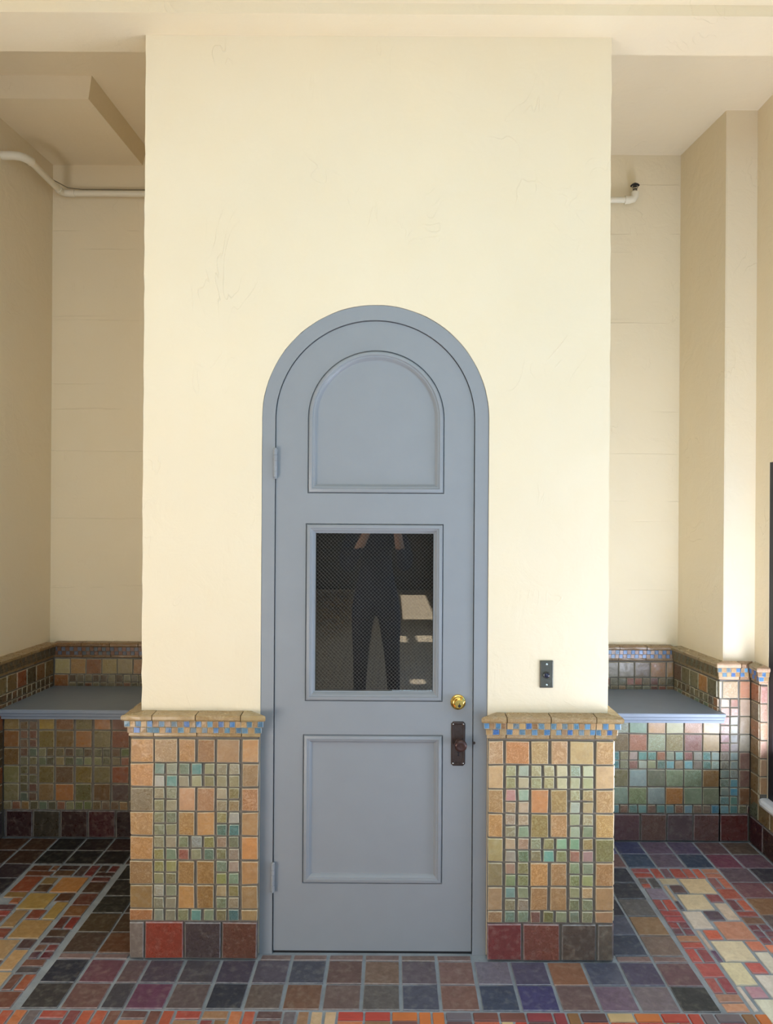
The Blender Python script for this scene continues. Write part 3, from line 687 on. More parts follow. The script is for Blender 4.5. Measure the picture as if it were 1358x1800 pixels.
for i in range(2): cap(WR, FW, 1.88 + .158 * i, 1.88 + .158 * (i + 1), 0, 0, mC, False, i)

# ================================================================== FLOOR TILES
FF = floor_frame(); FMU = 1.0; nfl = 0
REST = {}
def ftile(x0, x1, y0, y1, col, mul=1., t=.0045, spare=False):
    global nfl
    if spare or nfl >= 298:
        REST.setdefault(tuple(col), []).append((x0, x1, y0, y1)); return
    nfl += 1; col = (col[0], min(255, col[1] * .985), min(255, col[2] * 1.05))
    tile(FLOOR, Matrix.Translation((0, 0, -.0045)) @ FF, x0, x1, y0, y1, col, mul, t, 'tile', [FLOORT, FLOORT_E], bev=.0016)
G = .0045
XL = [-1.125, -1.003, -.882, -.806, -.685, -.564, -.447, -.3306, -.2089, -.0872, .0345, .1562, .2779, .3996, .5213, .643, .7645, .8866, 1.0076]
row1 = [(42, 48, 66), (108, 62, 80), (98, 80, 86), (78, 72, 88), (78, 76, 86), (72, 70, 88), (88, 82, 98), (72, 76, 92), (106, 80, 76), (124, 98, 82), (96, 86, 96), (122, 92, 86), (116, 112, 130), (84, 84, 112), (150, 102, 74), (82, 92, 118), (76, 74, 108), (108, 78, 88)]
row2 = [(58, 58, 64), (112, 78, 78), (66, 66, 78), (106, 62, 92), (98, 86, 88), (52, 58, 72), (102, 88, 82), (114, 82, 60), (106, 86, 82), (92, 88, 86), (78, 82, 100), (126, 90, 80), (62, 76, 102), (66, 68, 118), (112, 92, 92), (116, 96, 122), (120, 110, 122), (50, 56, 62)]
FB = 1.18
for i in range(18):
    ftile(XL[i] + G, XL[i + 1] - G, -.124, -.006, row1[i], FB); ftile(XL[i] + G, XL[i + 1] - G, -.2475, -.130, row2[i], FB)
# thin strip at the threshold and beside the pilasters
for i in range(18):
    if i in (2, 3, 4, 5) or 12 <= i <= 15: continue
    if i < 2 or i > 15: ftile(XL[i] + G, XL[i + 1] - G, .002, .030, (130, 105, 105), FB)
    else: ftile(max(XL[i], -.44) + G, min(XL[i + 1], .32) - G, -.001, .028, (122, 102, 98), FB)
# bands along the pier sides
YB = [.034, .158, .2845, .41, .537, .665]
bA = [(58, 72, 100), (84, 94, 120), (56, 60, 78), (76, 72, 90), (70, 60, 80)]
bB = [(124, 106, 98), (150, 116, 82), (106, 106, 112), (62, 66, 82), (60, 66, 84)]
lA = [(110, 66, 36), (78, 56, 36), (60, 42, 34), (36, 36, 36), (56, 44, 40)]
lB = [(82, 62, 52), (78, 62, 40), (38, 40, 36), (34, 32, 32), (32, 34, 34)]
mS = 1.0
for r_ in range(5):
    y0, y1 = YB[r_] + .003, YB[r_ + 1] - .003
    ftile(.768, .882, y0, y1, bA[r_], FB); ftile(.891, 1.004, y0, y1, bB[r_], FB)
    ftile(-1.122, -1.006, y0, y1, lB[r_], mS); ftile(-.999, -.884, y0, y1, lA[r_], mS)
# two rows along the benches
XB = [.765, .89, 1.015, 1.14, 1.265, 1.39, 1.515, 1.65]
k1 = [(112, 88, 104), (132, 102, 104), (68, 92, 124), (108, 98, 120), (58, 76, 104), (120, 64, 90), (104, 76, 96)]
k2 = [(70, 76, 116), (92, 92, 144), (68, 80, 126), (108, 92, 120), (92, 82, 116), (100, 78, 86), (90, 78, 70)]
for i in range(7):
    ftile(XB[i] + G, XB[i + 1] - G, .672, .793, k1[i], FB); ftile(XB[i] + G, XB[i + 1] - G, .799, .917, k2[i], FB)
XBL = [-1.80, -1.655, -1.53, -1.40, -1.27, -1.14, -1.01, -.884]
k3 = [(70, 44, 28), (74, 46, 30), (30, 30, 32), (30, 30, 32), (34, 30, 30), (60, 42, 32), (44, 34, 28)]
k4 = [(86, 52, 28), (88, 54, 30), (28, 26, 30), (40, 26, 26), (60, 30, 28), (54, 28, 26), (52, 30, 28)]
for i in range(7):
    ftile(XBL[i] + G, XBL[i + 1] - G, .672, .793, k3[i], mS); ftile(XBL[i] + G, XBL[i + 1] - G, .799, .917, k4[i], mS)
# rows along the side walls
yy = .666
cw = [[(98, 82, 96), (62, 62, 76)], [(122, 78, 88), (116, 80, 80)], [(134, 98, 62), (112, 84, 58)], [(96, 86, 88), (90, 80, 86)], [(110, 82, 80), (80, 76, 92)], [(90, 76, 84), (80, 74, 84)], [(120, 88, 70), (72, 74, 92)], [(110, 82, 80), (80, 76, 92)]]
for r_ in range(8):
    y1 = yy - .123 * r_; y0 = y1 - .118
    ftile(1.396, 1.520, y0, y1, cw[r_][0], FB); ftile(1.528, 1.652, y0, y1, cw[r_][1], FB)
    cl_ = [(64, 50, 62), (48, 44, 56), (70, 54, 56)][r_ % 3]
    ftile(-1.65, -1.532, y0, y1, cl_, mS * .9); ftile(-1.775 - .01 * r_ * 0, -1.657, y0, y1, cl_, mS * .9)
# right field, read off the photograph
RF = [(1.022, 1.096, .626, .661, 165, 75, 80), (1.022, 1.096, .587, .619, 180, 75, 60), (1.103, 1.137, .583, .661, 185, 80, 65), (1.145, 1.178, .583, .661, 130, 95, 110),
 (1.184, 1.232, .583, .661, 180, 80, 70), (1.238, 1.272, .583, .661, 185, 90, 75), (1.280, 1.312, .583, .661, 200, 90, 60), (1.320, 1.386, .625, .661, 190, 125, 95), (1.320, 1.386, .585, .618, 190, 115, 90),
 (1.193, 1.302, .458, .575, 225, 200, 150), (1.110, 1.180, .527, .574, 190, 180, 150), (1.108, 1.123, .401, .517, 200, 175, 140), (1.132, 1.184, .458, .518, 105, 80, 85), (1.134, 1.241, .334, .448, 225, 205, 165),
 (1.250, 1.302, .393, .448, 150, 80, 85), (1.256, 1.304, .266, .383, 205, 190, 165), (1.190, 1.249, .262, .325, 95, 80, 95), (1.107, 1.182, .205, .322, 215, 205, 190), (1.196, 1.306, .136, .253, 205, 140, 110),
 (1.132, 1.185, .138, .194, 215, 95, 60), (1.108, 1.122, .076, .193, 205, 185, 165), (1.133, 1.244, .010, .126, 235, 215, 175), (1.254, 1.306, .070, .126, 220, 125, 90), (1.256, 1.304, -.056, .061, 235, 225, 205),
 (1.110, 1.182, -.118, .001, 235, 215, 170), (1.192, 1.246, -.056, .001, 210, 90, 85), (1.194, 1.304, -.180, -.066, 235, 225, 215), (1.132, 1.184, -.180, -.126, 200, 145, 165), (1.107, 1.121, -.243, -.125, 225, 215, 200),
 (1.133, 1.244, -.306, -.188, 235, 225, 200), (1.254, 1.306, -.24, -.188, 215, 150, 110), (1.108, 1.124, .332, .395, 95, 85, 100), (1.108, 1.124, .006, .068, 110, 80, 115),
 (1.024, 1.056, .535, .577, 120, 95, 90), (1.024, 1.056, .500, .530, 195, 90, 70), (1.064, 1.097, .500, .577, 90, 90, 95), (1.024, 1.096, .413, .493, 140, 130, 155), (1.024, 1.056, .330, .407, 165, 80, 80), (1.062, 1.096, .330, .407, 190, 80, 65),
 (1.024, 1.098, .289, .324, 175, 65, 70), (1.024, 1.096, .250, .283, 180, 70, 75), (1.024, 1.057, .206, .244, 160, 60, 65), (1.064, 1.096, .206, .244, 130, 70, 85), (1.024, 1.057, .166, .200, 115, 75, 90), (1.064, 1.096, .166, .200, 130, 65, 80),
 (1.022, 1.098, .123, .159, 180, 125, 90), (1.022, 1.096, .083, .118, 185, 75, 65), (1.020, 1.054, .003, .077, 190, 75, 70), (1.062, 1.096, .003, .077, 150, 70, 80), (1.022, 1.096, -.078, -.004, 185, 80, 80), (1.022, 1.054, -.158, -.084, 180, 85, 85), (1.062, 1.096, -.158, -.084, 160, 65, 80),
 (1.020, 1.096, -.203, -.164, 180, 130, 110), (1.022, 1.094, -.246, -.209, 215, 150, 110),
 (1.313, 1.346, .500, .579, 150, 90, 95), (1.354, 1.387, .500, .579, 200, 100, 70), (1.313, 1.387, .415, .492, 180, 85, 65), (1.313, 1.346, .330, .407, 120, 70, 80), (1.354, 1.387, .330, .407, 195, 90, 60), (1.313, 1.387, .288, .323, 160, 70, 60),
 (1.313, 1.387, .237, .281, 130, 95, 75), (1.313, 1.346, .196, .231, 125, 65, 80), (1.354, 1.387, .196, .231, 120, 75, 90), (1.313, 1.346, .154, .190, 120, 70, 90), (1.354, 1.387, .154, .190, 120, 75, 90), (1.313, 1.346, .113, .148, 140, 75, 85), (1.354, 1.387, .113, .148, 150, 80, 80),
 (1.313, 1.387, .058, .106, 225, 130, 90)]
for t_ in RF: ftile(*t_[:4], t_[4:], FB)
REDS = [(180, 80, 65), (160, 70, 70), (195, 95, 65), (130, 90, 80), (150, 90, 70), (120, 75, 85), (205, 125, 75), (110, 95, 90), (185, 70, 60)]
def weave(x0, x1, y0, y1, mul, pal=REDS, spare=False, cx=.080, cy=.080):
    nx = max(1, round((x1 - x0) / cx)); ny = max(1, round((y1 - y0) / cy)); a = (x1 - x0) / nx; b = (y1 - y0) / ny
    for j in range(ny):
        for i in range(nx):
            X, Y = x0 + i * a, y1 - (j + 1) * b
            r_ = random.random()
            if r_ < .45: qs = [(X, X + a, Y, Y + b / 2), (X, X + a, Y + b / 2, Y + b)]
            elif r_ < .9: qs = [(X, X + a / 2, Y, Y + b), (X + a / 2, X + a, Y, Y + b)]
            else: qs = [(X, X + a / 2, Y, Y + b / 2), (X + a / 2, X + a, Y, Y + b / 2), (X, X + a, Y + b / 2, Y + b)]
            for q in qs: ftile(q[0] + .003, q[1] - .003, q[2] + .003, q[3] - .003, random.choice(pal), mul, spare=spare)
weave(1.31, 1.39, -.25, .055, FB)
# left field
LF = [(-1.350, -1.240, .437, .554, 210, 140, 50), (-1.420, -1.310, .312, .428, 200, 160, 60), (-1.286, -1.238, .244, .360, 190, 155, 60), (-1.350, -1.240, .119, .236, 205, 160, 85), (-1.412, -1.362, .187, .302, 190, 150, 90),
 (-1.408, -1.298, -.006, .108, 210, 170, 110), (-1.288, -1.240, -.064, .048, 220, 175, 105), (-1.344, -1.234, -.184, -.074, 225, 185, 125), (-1.418, -1.366, .500, .552, 150, 120, 60), (-1.509, -1.430, .440, .560, 160, 75, 30),
 (-1.417, -1.360, .437, .494, 90, 60, 35), (-1.510, -1.430, .395, .434, 165, 125, 55), (-1.468, -1.430, .351, .390, 180, 100, 40), (-1.350, -1.298, .244, .306, 140, 65, 40), (-1.290, -1.240, .056, .112, 90, 65, 70), (-1.300, -1.240, .368, .428, 100, 60, 35),
 (-1.222, -1.150, .342, .425, 110, 50, 35), (-1.222, -1.150, .263, .336, 135, 85, 35), (-1.220, -1.188, .180, .256, 100, 40, 35), (-1.182, -1.148, .180, .256, 150, 40, 35), (-1.222, -1.150, .129, .173, 85, 60, 45), (-1.222, -1.150, .087, .123, 80, 55, 60),
 (-1.222, -1.190, .043, .081, 130, 90, 75), (-1.182, -1.149, .043, .081, 140, 60, 65), (-1.222, -1.190, .002, .037, 95, 55, 75), (-1.182, -1.146, .002, .037, 110, 30, 55), (-1.222, -1.150, -.042, -.006, 130, 85, 70), (-1.222, -1.150, -.080, -.048, 90, 85, 90),
 (-1.222, -1.190, -.164, -.086, 130, 85, 75), (-1.182, -1.148, -.164, -.086, 180, 90, 55), (-1.222, -1.150, -.250, -.172, 130, 80, 65), (-1.222, -1.150, .522, .558, 110, 35, 25), (-1.222, -1.150, .434, .516, 80, 50, 30),
 (-1.184, -1.150, .602, .656, 110, 25, 25), (-1.226, -1.192, .602, .656, 60, 35, 25), (-1.270, -1.234, .568, .656, 120, 30, 35), (-1.226, -1.150, .566, .596, 60, 25, 20), (-1.312, -1.278, .568, .656, 75, 50, 50), (-1.428, -1.404, .614, .656, 130, 75, 30),
 (-1.396, -1.320, .618, .656, 60, 30, 30), (-1.398, -1.320, .568, .612, 100, 65, 30), (-1.515, -1.436, .610, .656, 100, 55, 30), (-1.515, -1.406, .568, .604, 120, 65, 30), (-1.412, -1.362, .119, .180, 150, 75, 55),
 (-1.350, -1.296, -.064, -.012, 120, 70, 50), (-1.412, -1.354, -.184, -.014, 200, 160, 110)]
LF = [q for q in LF]
def lfm(c):
    b = sum(c) / 3
    return .85 if b > 130 else 1.0
for t_ in LF: ftile(*t_[:4], t_[4:], lfm(t_[4:]))
weave(-1.525, -1.425, -.25, .345, .9)
weave(-1.35, -1.23, -.25, -.19, .9)
# the mosaic field in front of the dark band
pal_f = [(200, 90, 55), (190, 75, 60), (175, 130, 90), (130, 85, 75), (150, 110, 75), (210, 120, 60), (150, 70, 75), (120, 110, 115), (215, 185, 135), (110, 80, 80), (185, 95, 70)]
weave(-1.21, 1.30, -.335, -.255, 1.0, pal_f)
weave(-1.70, -1.21, -.335, -.255, 1.0, pal_f, True); weave(1.30, 1.65, -.335, -.255, 1.0, pal_f, True)
weave(-1.7, 1.65, -1.595, -.335, 1.0, pal_f, True)
rm = MB()
pals = list(REST)
fm_mats = []
for k, c in enumerate(pals):
    m_ = simple('mosaic_glaze', tuple(lin(c)), .42, bumps=(60, .4), var=.3); fm_mats.append(m_)
    for (x0, x1, y0, y1) in REST[c]:
        e = .0016; b_ = -.0045; t_ = .0
        vs = [(x0, y0, b_), (x1, y0, b_), (x1, y1, b_), (x0, y1, b_), (x0 + e, y0 + e, t_), (x1 - e, y0 + e, t_), (x1 - e, y1 - e, t_), (x0 + e, y1 - e, t_)]
        rm.add(vs, [(0, 1, 5, 4), (1, 2, 6, 5), (2, 3, 7, 6), (3, 0, 4, 7), (4, 5, 6, 7)], k)
o = put('mosaic_tiles', rm.me('mosaic_tiles', fm_mats, fix=False), FLOOR); o['kind'] = 'stuff'

# ================================================================== DOOR
DX, DR, DS = -.0618, .3409, 1.824
YF, YD = .038, .045
door = struct(put('door_1', None, None, Matrix.Translation((DX, YD, 0))), 'arched grey painted door with a wired glass pane')
fo = arch(ACX, AR, ASP, -.0042, 64); fi = arch(DX, DR + .0008, DS, -.0043, 64)
fpoly = fo + fi[::-1]
fme = slab('door_frame', [fpoly], YF, .16, PAINT)
put('door_frame', fme, door)
def rect(x0, x1, z0, z1): return [(x0, z0), (x1, z0), (x1, z1), (x0, z1)]
UC, UR, US = -.0585, .234, 1.8295
up_loop = arch(UC, UR, US, 1.5725, 40)
win_loop = rect(-.2975, .1745, .860, 1.469)
low_loop = rect(-.3030, .1765, .2355, .746)
leaf = slab('door_leaf', [arch(DX, DR - .0016, DS, .005, 64), up_loop, win_loop, low_loop], YD, YD + .042, PAINT)
LEAF = put('door_leaf', leaf, door)
put('dark_closet_shell', MB().box(-.79, .675, 1.48, 1.495, 0, 2.98).box(-.795, -.785, .12, 1.48, 0, 2.98).box(.67, .68, .12, 1.48, 0, 2.98).box(-.785, .67, .12, 1.48, 0, .006).me('dark_closet_shell', WOOD), WF)  # dark inner shell added so the closet behind the glass looks unlit
put('door_gap_shade', MB().box(DX - .36, DX + .36, YD + .047, YD + .05, 0, .8).box(DX - .339, DX + .339, YD + .003, YD + .04, -.0044, .0048).me('door_gap_shade', BLACK), door).name = 'door_shade'  # black sheet and strip put in as shade behind and under the door
def offset(loop, d):
    n = len(loop); out = []
    for i in range(n):
        p0, p1, p2 = Vector(loop[i - 1]), Vector(loop[i]), Vector(loop[(i + 1) % n])
        a = (p1 - p0).normalized(); b = (p2 - p1).normalized()
        na, nb = Vector((-a.y, a.x)), Vector((-b.y, b.x)); m_ = (na + nb); m_ = m_ / max(.3, m_.length_squared) * 2
        out.append(p1 + m_ * d)
    return out
def ccw(loop):
    a = sum(loop[i][0] * loop[(i + 1) % len(loop)][1] - loop[(i + 1) % len(loop)][0] * loop[i][1] for i in range(len(loop)))
    return loop if a > 0 else loop[::-1]
def moulding(loop, prof):
    loop = ccw(loop); b = MB(); n = len(loop); vs = []
    for d, h in prof: vs += [(q[0], YD - h, q[1]) for q in offset(loop, d)]
    fs = [(k * n + i, k * n + (i + 1) % n, (k + 1) * n + (i + 1) % n, (k + 1) * n + i) for k in range(len(prof) - 1) for i in range(n)]
    b.add(vs, fs); me = b.me('moulding', PAINT, True)
    return me
MP = [(0, -.03), (.0, -.004), (.0015, -.006), (.003, -.002), (.006, .004), (.012, .0065), (.017, .006), (.020, .002), (.024, .0015), (.029, -.003), (.033, -.0095), (.037, -.0105), (.037, -.03)]
MU = [(d * .95, h) for d, h in MP]; MW_ = [(d * .9, h) for d, h in MP]; ML = [(d * .9, h) for d, h in MP]
put('moulding', moulding(up_loop, MU), LEAF); put('moulding', moulding(win_loop, MW_), LEAF); put('moulding', moulding(low_loop, ML), LEAF)
put('arched_panel', slab('arched_panel', [[tuple(v) for v in offset(ccw(up_loop), .02)]], YD + .0105, YD + .02, PAINT), LEAF)
put('lower_panel', slab('lower_panel', [[tuple(v) for v in offset(ccw(low_loop), .02)]], YD + .0105, YD + .02, PAINT), LEAF)
GX0, GX1, GZ0, GZ1 = -.2975 + .0345, .1745 - .0345, .860 + .034, 1.469 - .0335
put('window_pane', MB().box(GX0, GX1, YD + .014, YD + .0185, GZ0, GZ1).me('window_pane', GLASS), LEAF)
wm = MB(); P = .01315; hw = .00017
W_, H_ = GX1 - GX0, GZ1 - GZ0
k = -H_
while k < W_:
    for sgn in (1, -1):
        # x = k + t for z = t (sgn 1) or z = H - t
        t0 = max(0, -k); t1 = min(H_, W_ - k)
        if t1 - t0 > .002:
            a = (GX0 + k + t0, GZ0 + t0 if sgn > 0 else GZ1 - t0); b = (GX0 + k + t1, GZ0 + t1 if sgn > 0 else GZ1 - t1)
            dx, dz = (b[0] - a[0]), (b[1] - a[1]); l = math.hypot(dx, dz); nx, nz = -dz / l * hw, dx / l * hw
            y0, y1 = YD + .0128, YD + .0134
            vs = [(a[0] - nx, y0, a[1] - nz), (b[0] - nx, y0, b[1] - nz), (b[0] + nx, y0, b[1] + nz), (a[0] + nx, y0, a[1] + nz)]
            vs += [(x, y1, z) for x, _, z in vs]
            wm.add(vs, [(0, 1, 2, 3), (7, 6, 5, 4), (0, 4, 5, 1), (1, 5, 6, 2), (2, 6, 7, 3), (3, 7, 4, 0)])
    k += P
put('wire_mesh', wm.me('wire_mesh', WIRE), LEAF)['kind'] = 'stuff'
# hinges
def hinge(x, z0, z1):
    b = MB(); h = z1 - z0; pr = [(0, .002), (.002, .0045), (.005, .0048), (.006, .0042), (.007, .0055)]
    for i in range(1, 5):
        c = .007 + (h - .014) * i / 5; pr += [(c - .0006, .0055), (c, .0047), (c + .0006, .0055)]
    pr += [(h - .007, .0055), (h - .006, .0042), (h - .005, .0048), (h - .002, .0045), (h, .002)]
    b.lathe((x, YF - .005, z0), (0, 0, 1), [(d, r * 1.28) for d, r in pr], 14)
    b.box(x - .004, x + .004, YF - .003, YD + .004, z0 + .008, z1 - .008)
    put('hinge', b.me('hinge', PAINT, True), door)
hinge(-.4015, 1.620, 1.727); hinge(-.4015, .208, .312)
# deadbolt
b = MB().lathe((.2275, YD, .860), (0, -1, 0), [(0, .026), (.003, .0262), (.005, .025), (.0065, .022), (.008, .0205), (.016, .0195), (.0175, .018), (.018, .0165), (.0165, .0155)], 36)
db = put('deadbolt', b.me('deadbolt', BRASS, True), door)
cyl = put('key_cylinder', MB().lathe((.229, YD - .016, .858), (0, -1, 0), [(0, .0152), (.006, .0152), (.0072, .014), (.0074, .001)], 30).me('key_cylinder', BRASS, True), db)
put('keyway', MB().lathe((.2305, YD - .0228, .8515), (0, -1, 0), [(0, .0052), (.0009, .005)], 12).box(.2296, .2314, YD - .0238, YD - .0228, .849, .861).me('keyway', BLACK), db)
# bronze escutcheon with knob
PX0, PX1, PZ0, PZ1 = .2045, .2525, .642, .7935
def octo(x0, x1, z0, z1, c): return [(x0 + c, z0), (x1 - c, z0), (x1, z0 + c), (x1, z1 - c), (x1 - c, z1), (x0 + c, z1), (x0, z1 - c), (x0, z0 + c)]
vs = []; rings = [(octo(PX0, PX1, PZ0, PZ1, .007), 0), (octo(PX0, PX1, PZ0, PZ1, .007), .0025), (octo(PX0 + .002, PX1 - .002, PZ0 + .002, PZ1 - .002, .006), .0042), (octo(PX0 + .007, PX1 - .007, PZ0 + .007, PZ1 - .007, .004), .0044), (octo(PX0 + .009, PX1 - .009, PZ0 + .010, PZ1 - .010, .004), .0026)]
for lp, h in rings: vs += [(x, YD - h, z) for x, z in lp]
fs = [(k * 8 + i, k * 8 + (i + 1) % 8, (k + 1) * 8 + (i + 1) % 8, (k + 1) * 8 + i) for k in range(4) for i in range(8)] + [tuple(range(32, 40))]
kp = put('knob_plate', MB().add(vs, fs).me('knob_plate', LOCKP), door)
kx, kz = .2335, .7225
put('knob', MB().lathe((kx, YD - .002, kz), (0, -1, 0), [(0, .014), (.004, .014), (.006, .010), (.022, .009), (.028, .014), (.034, .0205), (.040, .0215), (.045, .020), (.048, .0165), (.0485, .012), (.0475, .008), (.048, .003)], 36).me('knob', BRONZE, True), kp)
put('keyhole', MB().lathe((.2295, YD - .0024, .689), (0, -1, 0), [(0, .0038), (.0012, .0038)], 14).box(.2281, .2309, YD - .0036, YD - .0020, .678, .689).lathe((.2295, YD - .0024, .6785), (0, -1, 0), [(0, .0030), (.0012, .0030)], 12).me('keyhole', BLACK), kp)
for (x, z) in ((.211, .7845), (.246, .7845), (.211, .6505), (.246, .6505)):
    put('screw', MB().lathe((x, YD - .004, z), (0, -1, 0), [(0, .0024), (.0008, .0022), (.0012, .001)], 10).me('screw', CHROME, True), kp)
for (x, z, r_) in ((.2125, .657, .004), (.222, .652, .003), (.2355, .652, .003), (.2445, .657, .004)):
    put('ornament', MB().lathe((x, YD - .0036, z), (0, -1, 0), [(0, r_), (.0015, r_ * .6), (.0018, .0005)], 10).me('ornament', LOCKP, True), kp)
put('strike_plate', MB().lathe((.2822, YF + .0002, .722), (0, -1, 0), [(0, .0052), (.0006, .005)], 20).me('strike_plate', LOCKP), door)

# ================================================================== DOORBELL
t = thing('doorbell', 'small dark tarnished doorbell plate with round black button on the plaster', 'doorbell', (.527, .035, .961))
bx0, bx1, bz0, bz1 = .5045, .5495, .914, 1.006
vs = []; rings = [(octo(bx0, bx1, bz0, bz1, .0008), 0), (octo(bx0, bx1, bz0, bz1, .0008), .0045), (octo(bx0 + .003, bx1 - .003, bz0 + .003, bz1 - .003, .0008), .0065)]
for lp, h in rings: vs += [(x, .035 - h, z) for x, z in lp]
put('plate', MB().add(vs, [(k * 8 + i, k * 8 + (i + 1) % 8, (k + 1) * 8 + (i + 1) % 8, (k + 1) * 8 + i) for k in range(2) for i in range(8)] + [tuple(range(16, 24))]).me('plate', PLATE), t)
put('ring', MB().lathe((.527, .029, .957), (0, -1, 0), [(0, .0125), (.003, .0122), (.0045, .0108), (.0035, .0092), (.0, .009)], 30).me('ring', PLATE, True), t)
put('button', MB().lathe((.527, .029, .957), (0, -1, 0), [(0, .0088), (.0035, .0086), (.0048, .0062), (.0052, .002)], 24).me('button', BUTTON, True), t)
for z in (.994, .924): put('screw', MB().lathe((.527, .0286, z), (0, -1, 0), [(0, .0042), (.0014, .0036), (.0018, .001)], 16).me('screw', CHROME, True), t)

# ================================================================== PIPES
def arcp(c, a, b, n=8):      # quarter bend between two directions from centre c
    return [Vector(c) + Vector(a) * math.cos(i / n * math.pi / 2) + Vector(b) * math.sin(i / n * math.pi / 2) for i in range(n + 1)]
pt = thing('pipe', 'cream painted pipe with elbows high on the left alcove walls', 'pipe', (-1.3, 1.36, 3.16))
Z = 3.16; yb = 1.352; r_ = .0155
# wall line on the left: x = -1.795 + (y-.925)*.0713
def lx(y): return -1.826 + (y - .925) * .0713
ya = .965
put('pipe_run', MB().tube([(-1.675, yb, Z), (-.853, yb, Z)], r_, 16).me('pipe_run', PIPE, True), pt)
put('pipe_run', MB().tube([(lx(1.30) + .075, 1.305, Z), (lx(ya + .03) + .1, ya + .03, Z)], r_, 16).me('pipe_run', PIPE, True), pt)
put('elbow', MB().tube([(lx(1.30) + .075, 1.30, Z), (lx(1.312) + .075, 1.312, Z), (-1.722, 1.333, Z), (-1.710, 1.347, Z), (-1.692, yb, Z), (-1.66, yb, Z)], [.0185, .0185, .0185, .0185, .0185, .0185], 16).me('elbow', PIPE, True), pt)
put('elbow', MB().tube([(lx(ya + .045) + .1, ya + .045, Z), (lx(ya + .03) + .1, ya + .030, Z), (-1.733, ya + .005, Z), (-1.748, ya - .010, Z), (-1.772, ya - .016, Z), (-1.84, ya - .016, Z)], [.021, .0195, .0195, .0195, .0195, .0205], 16).me('elbow', PIPE, True), pt)
put('thin_strand', MB().tube([(-1.80, ya + .0, Z + .022), (-1.735, ya + .05, Z + .022), (-1.725, 1.25, Z + .022), (-1.69, 1.335, Z + .021), (-1.62, 1.352, Z + .020), (-.86, 1.352, Z + .020)], .0026, 6).me('thin_strand', simple('brown_strand', (.26, .21, .13), .7)), pt)  # thin brown strand just above the pipe
sp = thing('sprinkler_pipe', 'cream pipe ending in an upright sprinkler head in the right alcove', 'pipe', (.98, 1.36, 3.14))
Zs = 3.143
put('pipe_run', MB().tube([(.738, yb, Zs), (1.215, yb, Zs)], r_, 16).me('pipe_run', PIPE, True), sp)
put('elbow', MB().tube([(1.195, yb, Zs), (1.218, yb, Zs), (1.238, yb, Zs + .006), (1.246, yb, Zs + .02), (1.247, yb, Zs + .04)], [.021, .0195, .0195, .0195, .020], 16).me('elbow', PIPE, True), sp)
hd = put('sprinkler_head', MB().lathe((1.247, yb, Zs + .038), (0, 0, 1), [(0, .012), (.012, .012), (.014, .009), (.018, .008)], 16)
     .tube([(1.239, yb, Zs + .054), (1.232, yb, Zs + .068), (1.240, yb, Zs + .082), (1.247, yb, Zs + .086)], .0028, 8)
     .tube([(1.255, yb, Zs + .054), (1.262, yb, Zs + .068), (1.254, yb, Zs + .082), (1.247, yb, Zs + .086)], .0028, 8).me('sprinkler_head', simple('sprinkler_metal', (.42, .38, .30), .4, .6), True), sp)
put('deflector', MB().lathe((1.247, yb, Zs + .086), (0, 0, 1), [(-.012, .022), (-.007, .016), (0, .006), (.003, .005), (.001, .008), (-.004, .017), (-.011, .0235)], 24).me('deflector', IRON, True), hd)
put('collar', MB().lathe((1.247, yb, Zs + .052), (0, 0, 1), [(0, .011), (.005, .011)], 16).me('collar', IRON, True), hd)

# ================================================================== PHOTOGRAPHER (seen in the glass)
def skinned(name, joints, edges, mat_, sub=2, faces_mat=None, mats=None, root=0):
    me = bpy.data.meshes.new(name); me.from_pydata([j[0] for j in joints], edges, [])
    o = bpy.data.objects.new('tmp', me); COL.objects.link(o)
    m = o.modifiers.new('s', 'SKIN'); m.use_smooth_shade = True
    for i, j in enumerate(joints):
        r = j[1] if isinstance(j[1], tuple) else (j[1], j[1]); me.skin_vertices[0].data[i].radius = r
        me.skin_vertices[0].data[i].use_root = (i == root)
    s = o.modifiers.new('u', 'SUBSURF'); s.levels = sub; s.render_levels = sub
    out = bpy.data.meshes.new_from_object(o.evaluated_get(bpy.context.evaluated_depsgraph_get())); bpy.data.objects.remove(o)
    out.materials.clear()
    for q in (mats or [mat_]): out.materials.append(q)
    for p in out.polygons:
        p.use_smooth = True
        if faces_mat: p.material_index = faces_mat(p.center)
    out.name = name; return out
PY = -2.86
per = thing('person', 'person in dark navy clothes raising a phone, reflected in the door glass', 'person', (-.12, PY, 0))
shx = lambda p: (p[0] - (.07 if p[1] > PY + .2 else .12), p[1], p[2])
J_ = [((0, PY, .93), (.15, .105)), ((0, PY, 1.08), (.125, .095)), ((0, PY + .0, 1.24), (.15, .105)), ((0, PY, 1.37), (.13, .085)), ((0, PY, 1.44), (.055, .055)), ((0, PY + .01, 1.50), (.048, .05)),
      ((-.17, PY, 1.36), .062), ((-.235, PY + .06, 1.16), .047), ((-.20, PY + .10, 1.10), .042), ((-.10, PY + .24, 1.40), .028), ((-.085, PY + .255, 1.43), .027),
      ((.17, PY, 1.36), .062), ((.235, PY + .06, 1.16), .047), ((.20, PY + .10, 1.10), .042), ((.10, PY + .24, 1.40), .028), ((.085, PY + .255, 1.43), .027),
      ((-.095, PY, .82), (.095, .10)), ((-.11, PY + .02, .48), .062), ((-.12, PY, .12), .045), ((-.12, PY - .02, .05), .045), ((-.13, PY + .14, .035), (.042, .03)),
      ((.095, PY, .82), (.095, .10)), ((.12, PY + .02, .48), .062), ((.14, PY, .12), .045), ((.14, PY - .02, .05), .045), ((.155, PY + .14, .035), (.042, .03))]
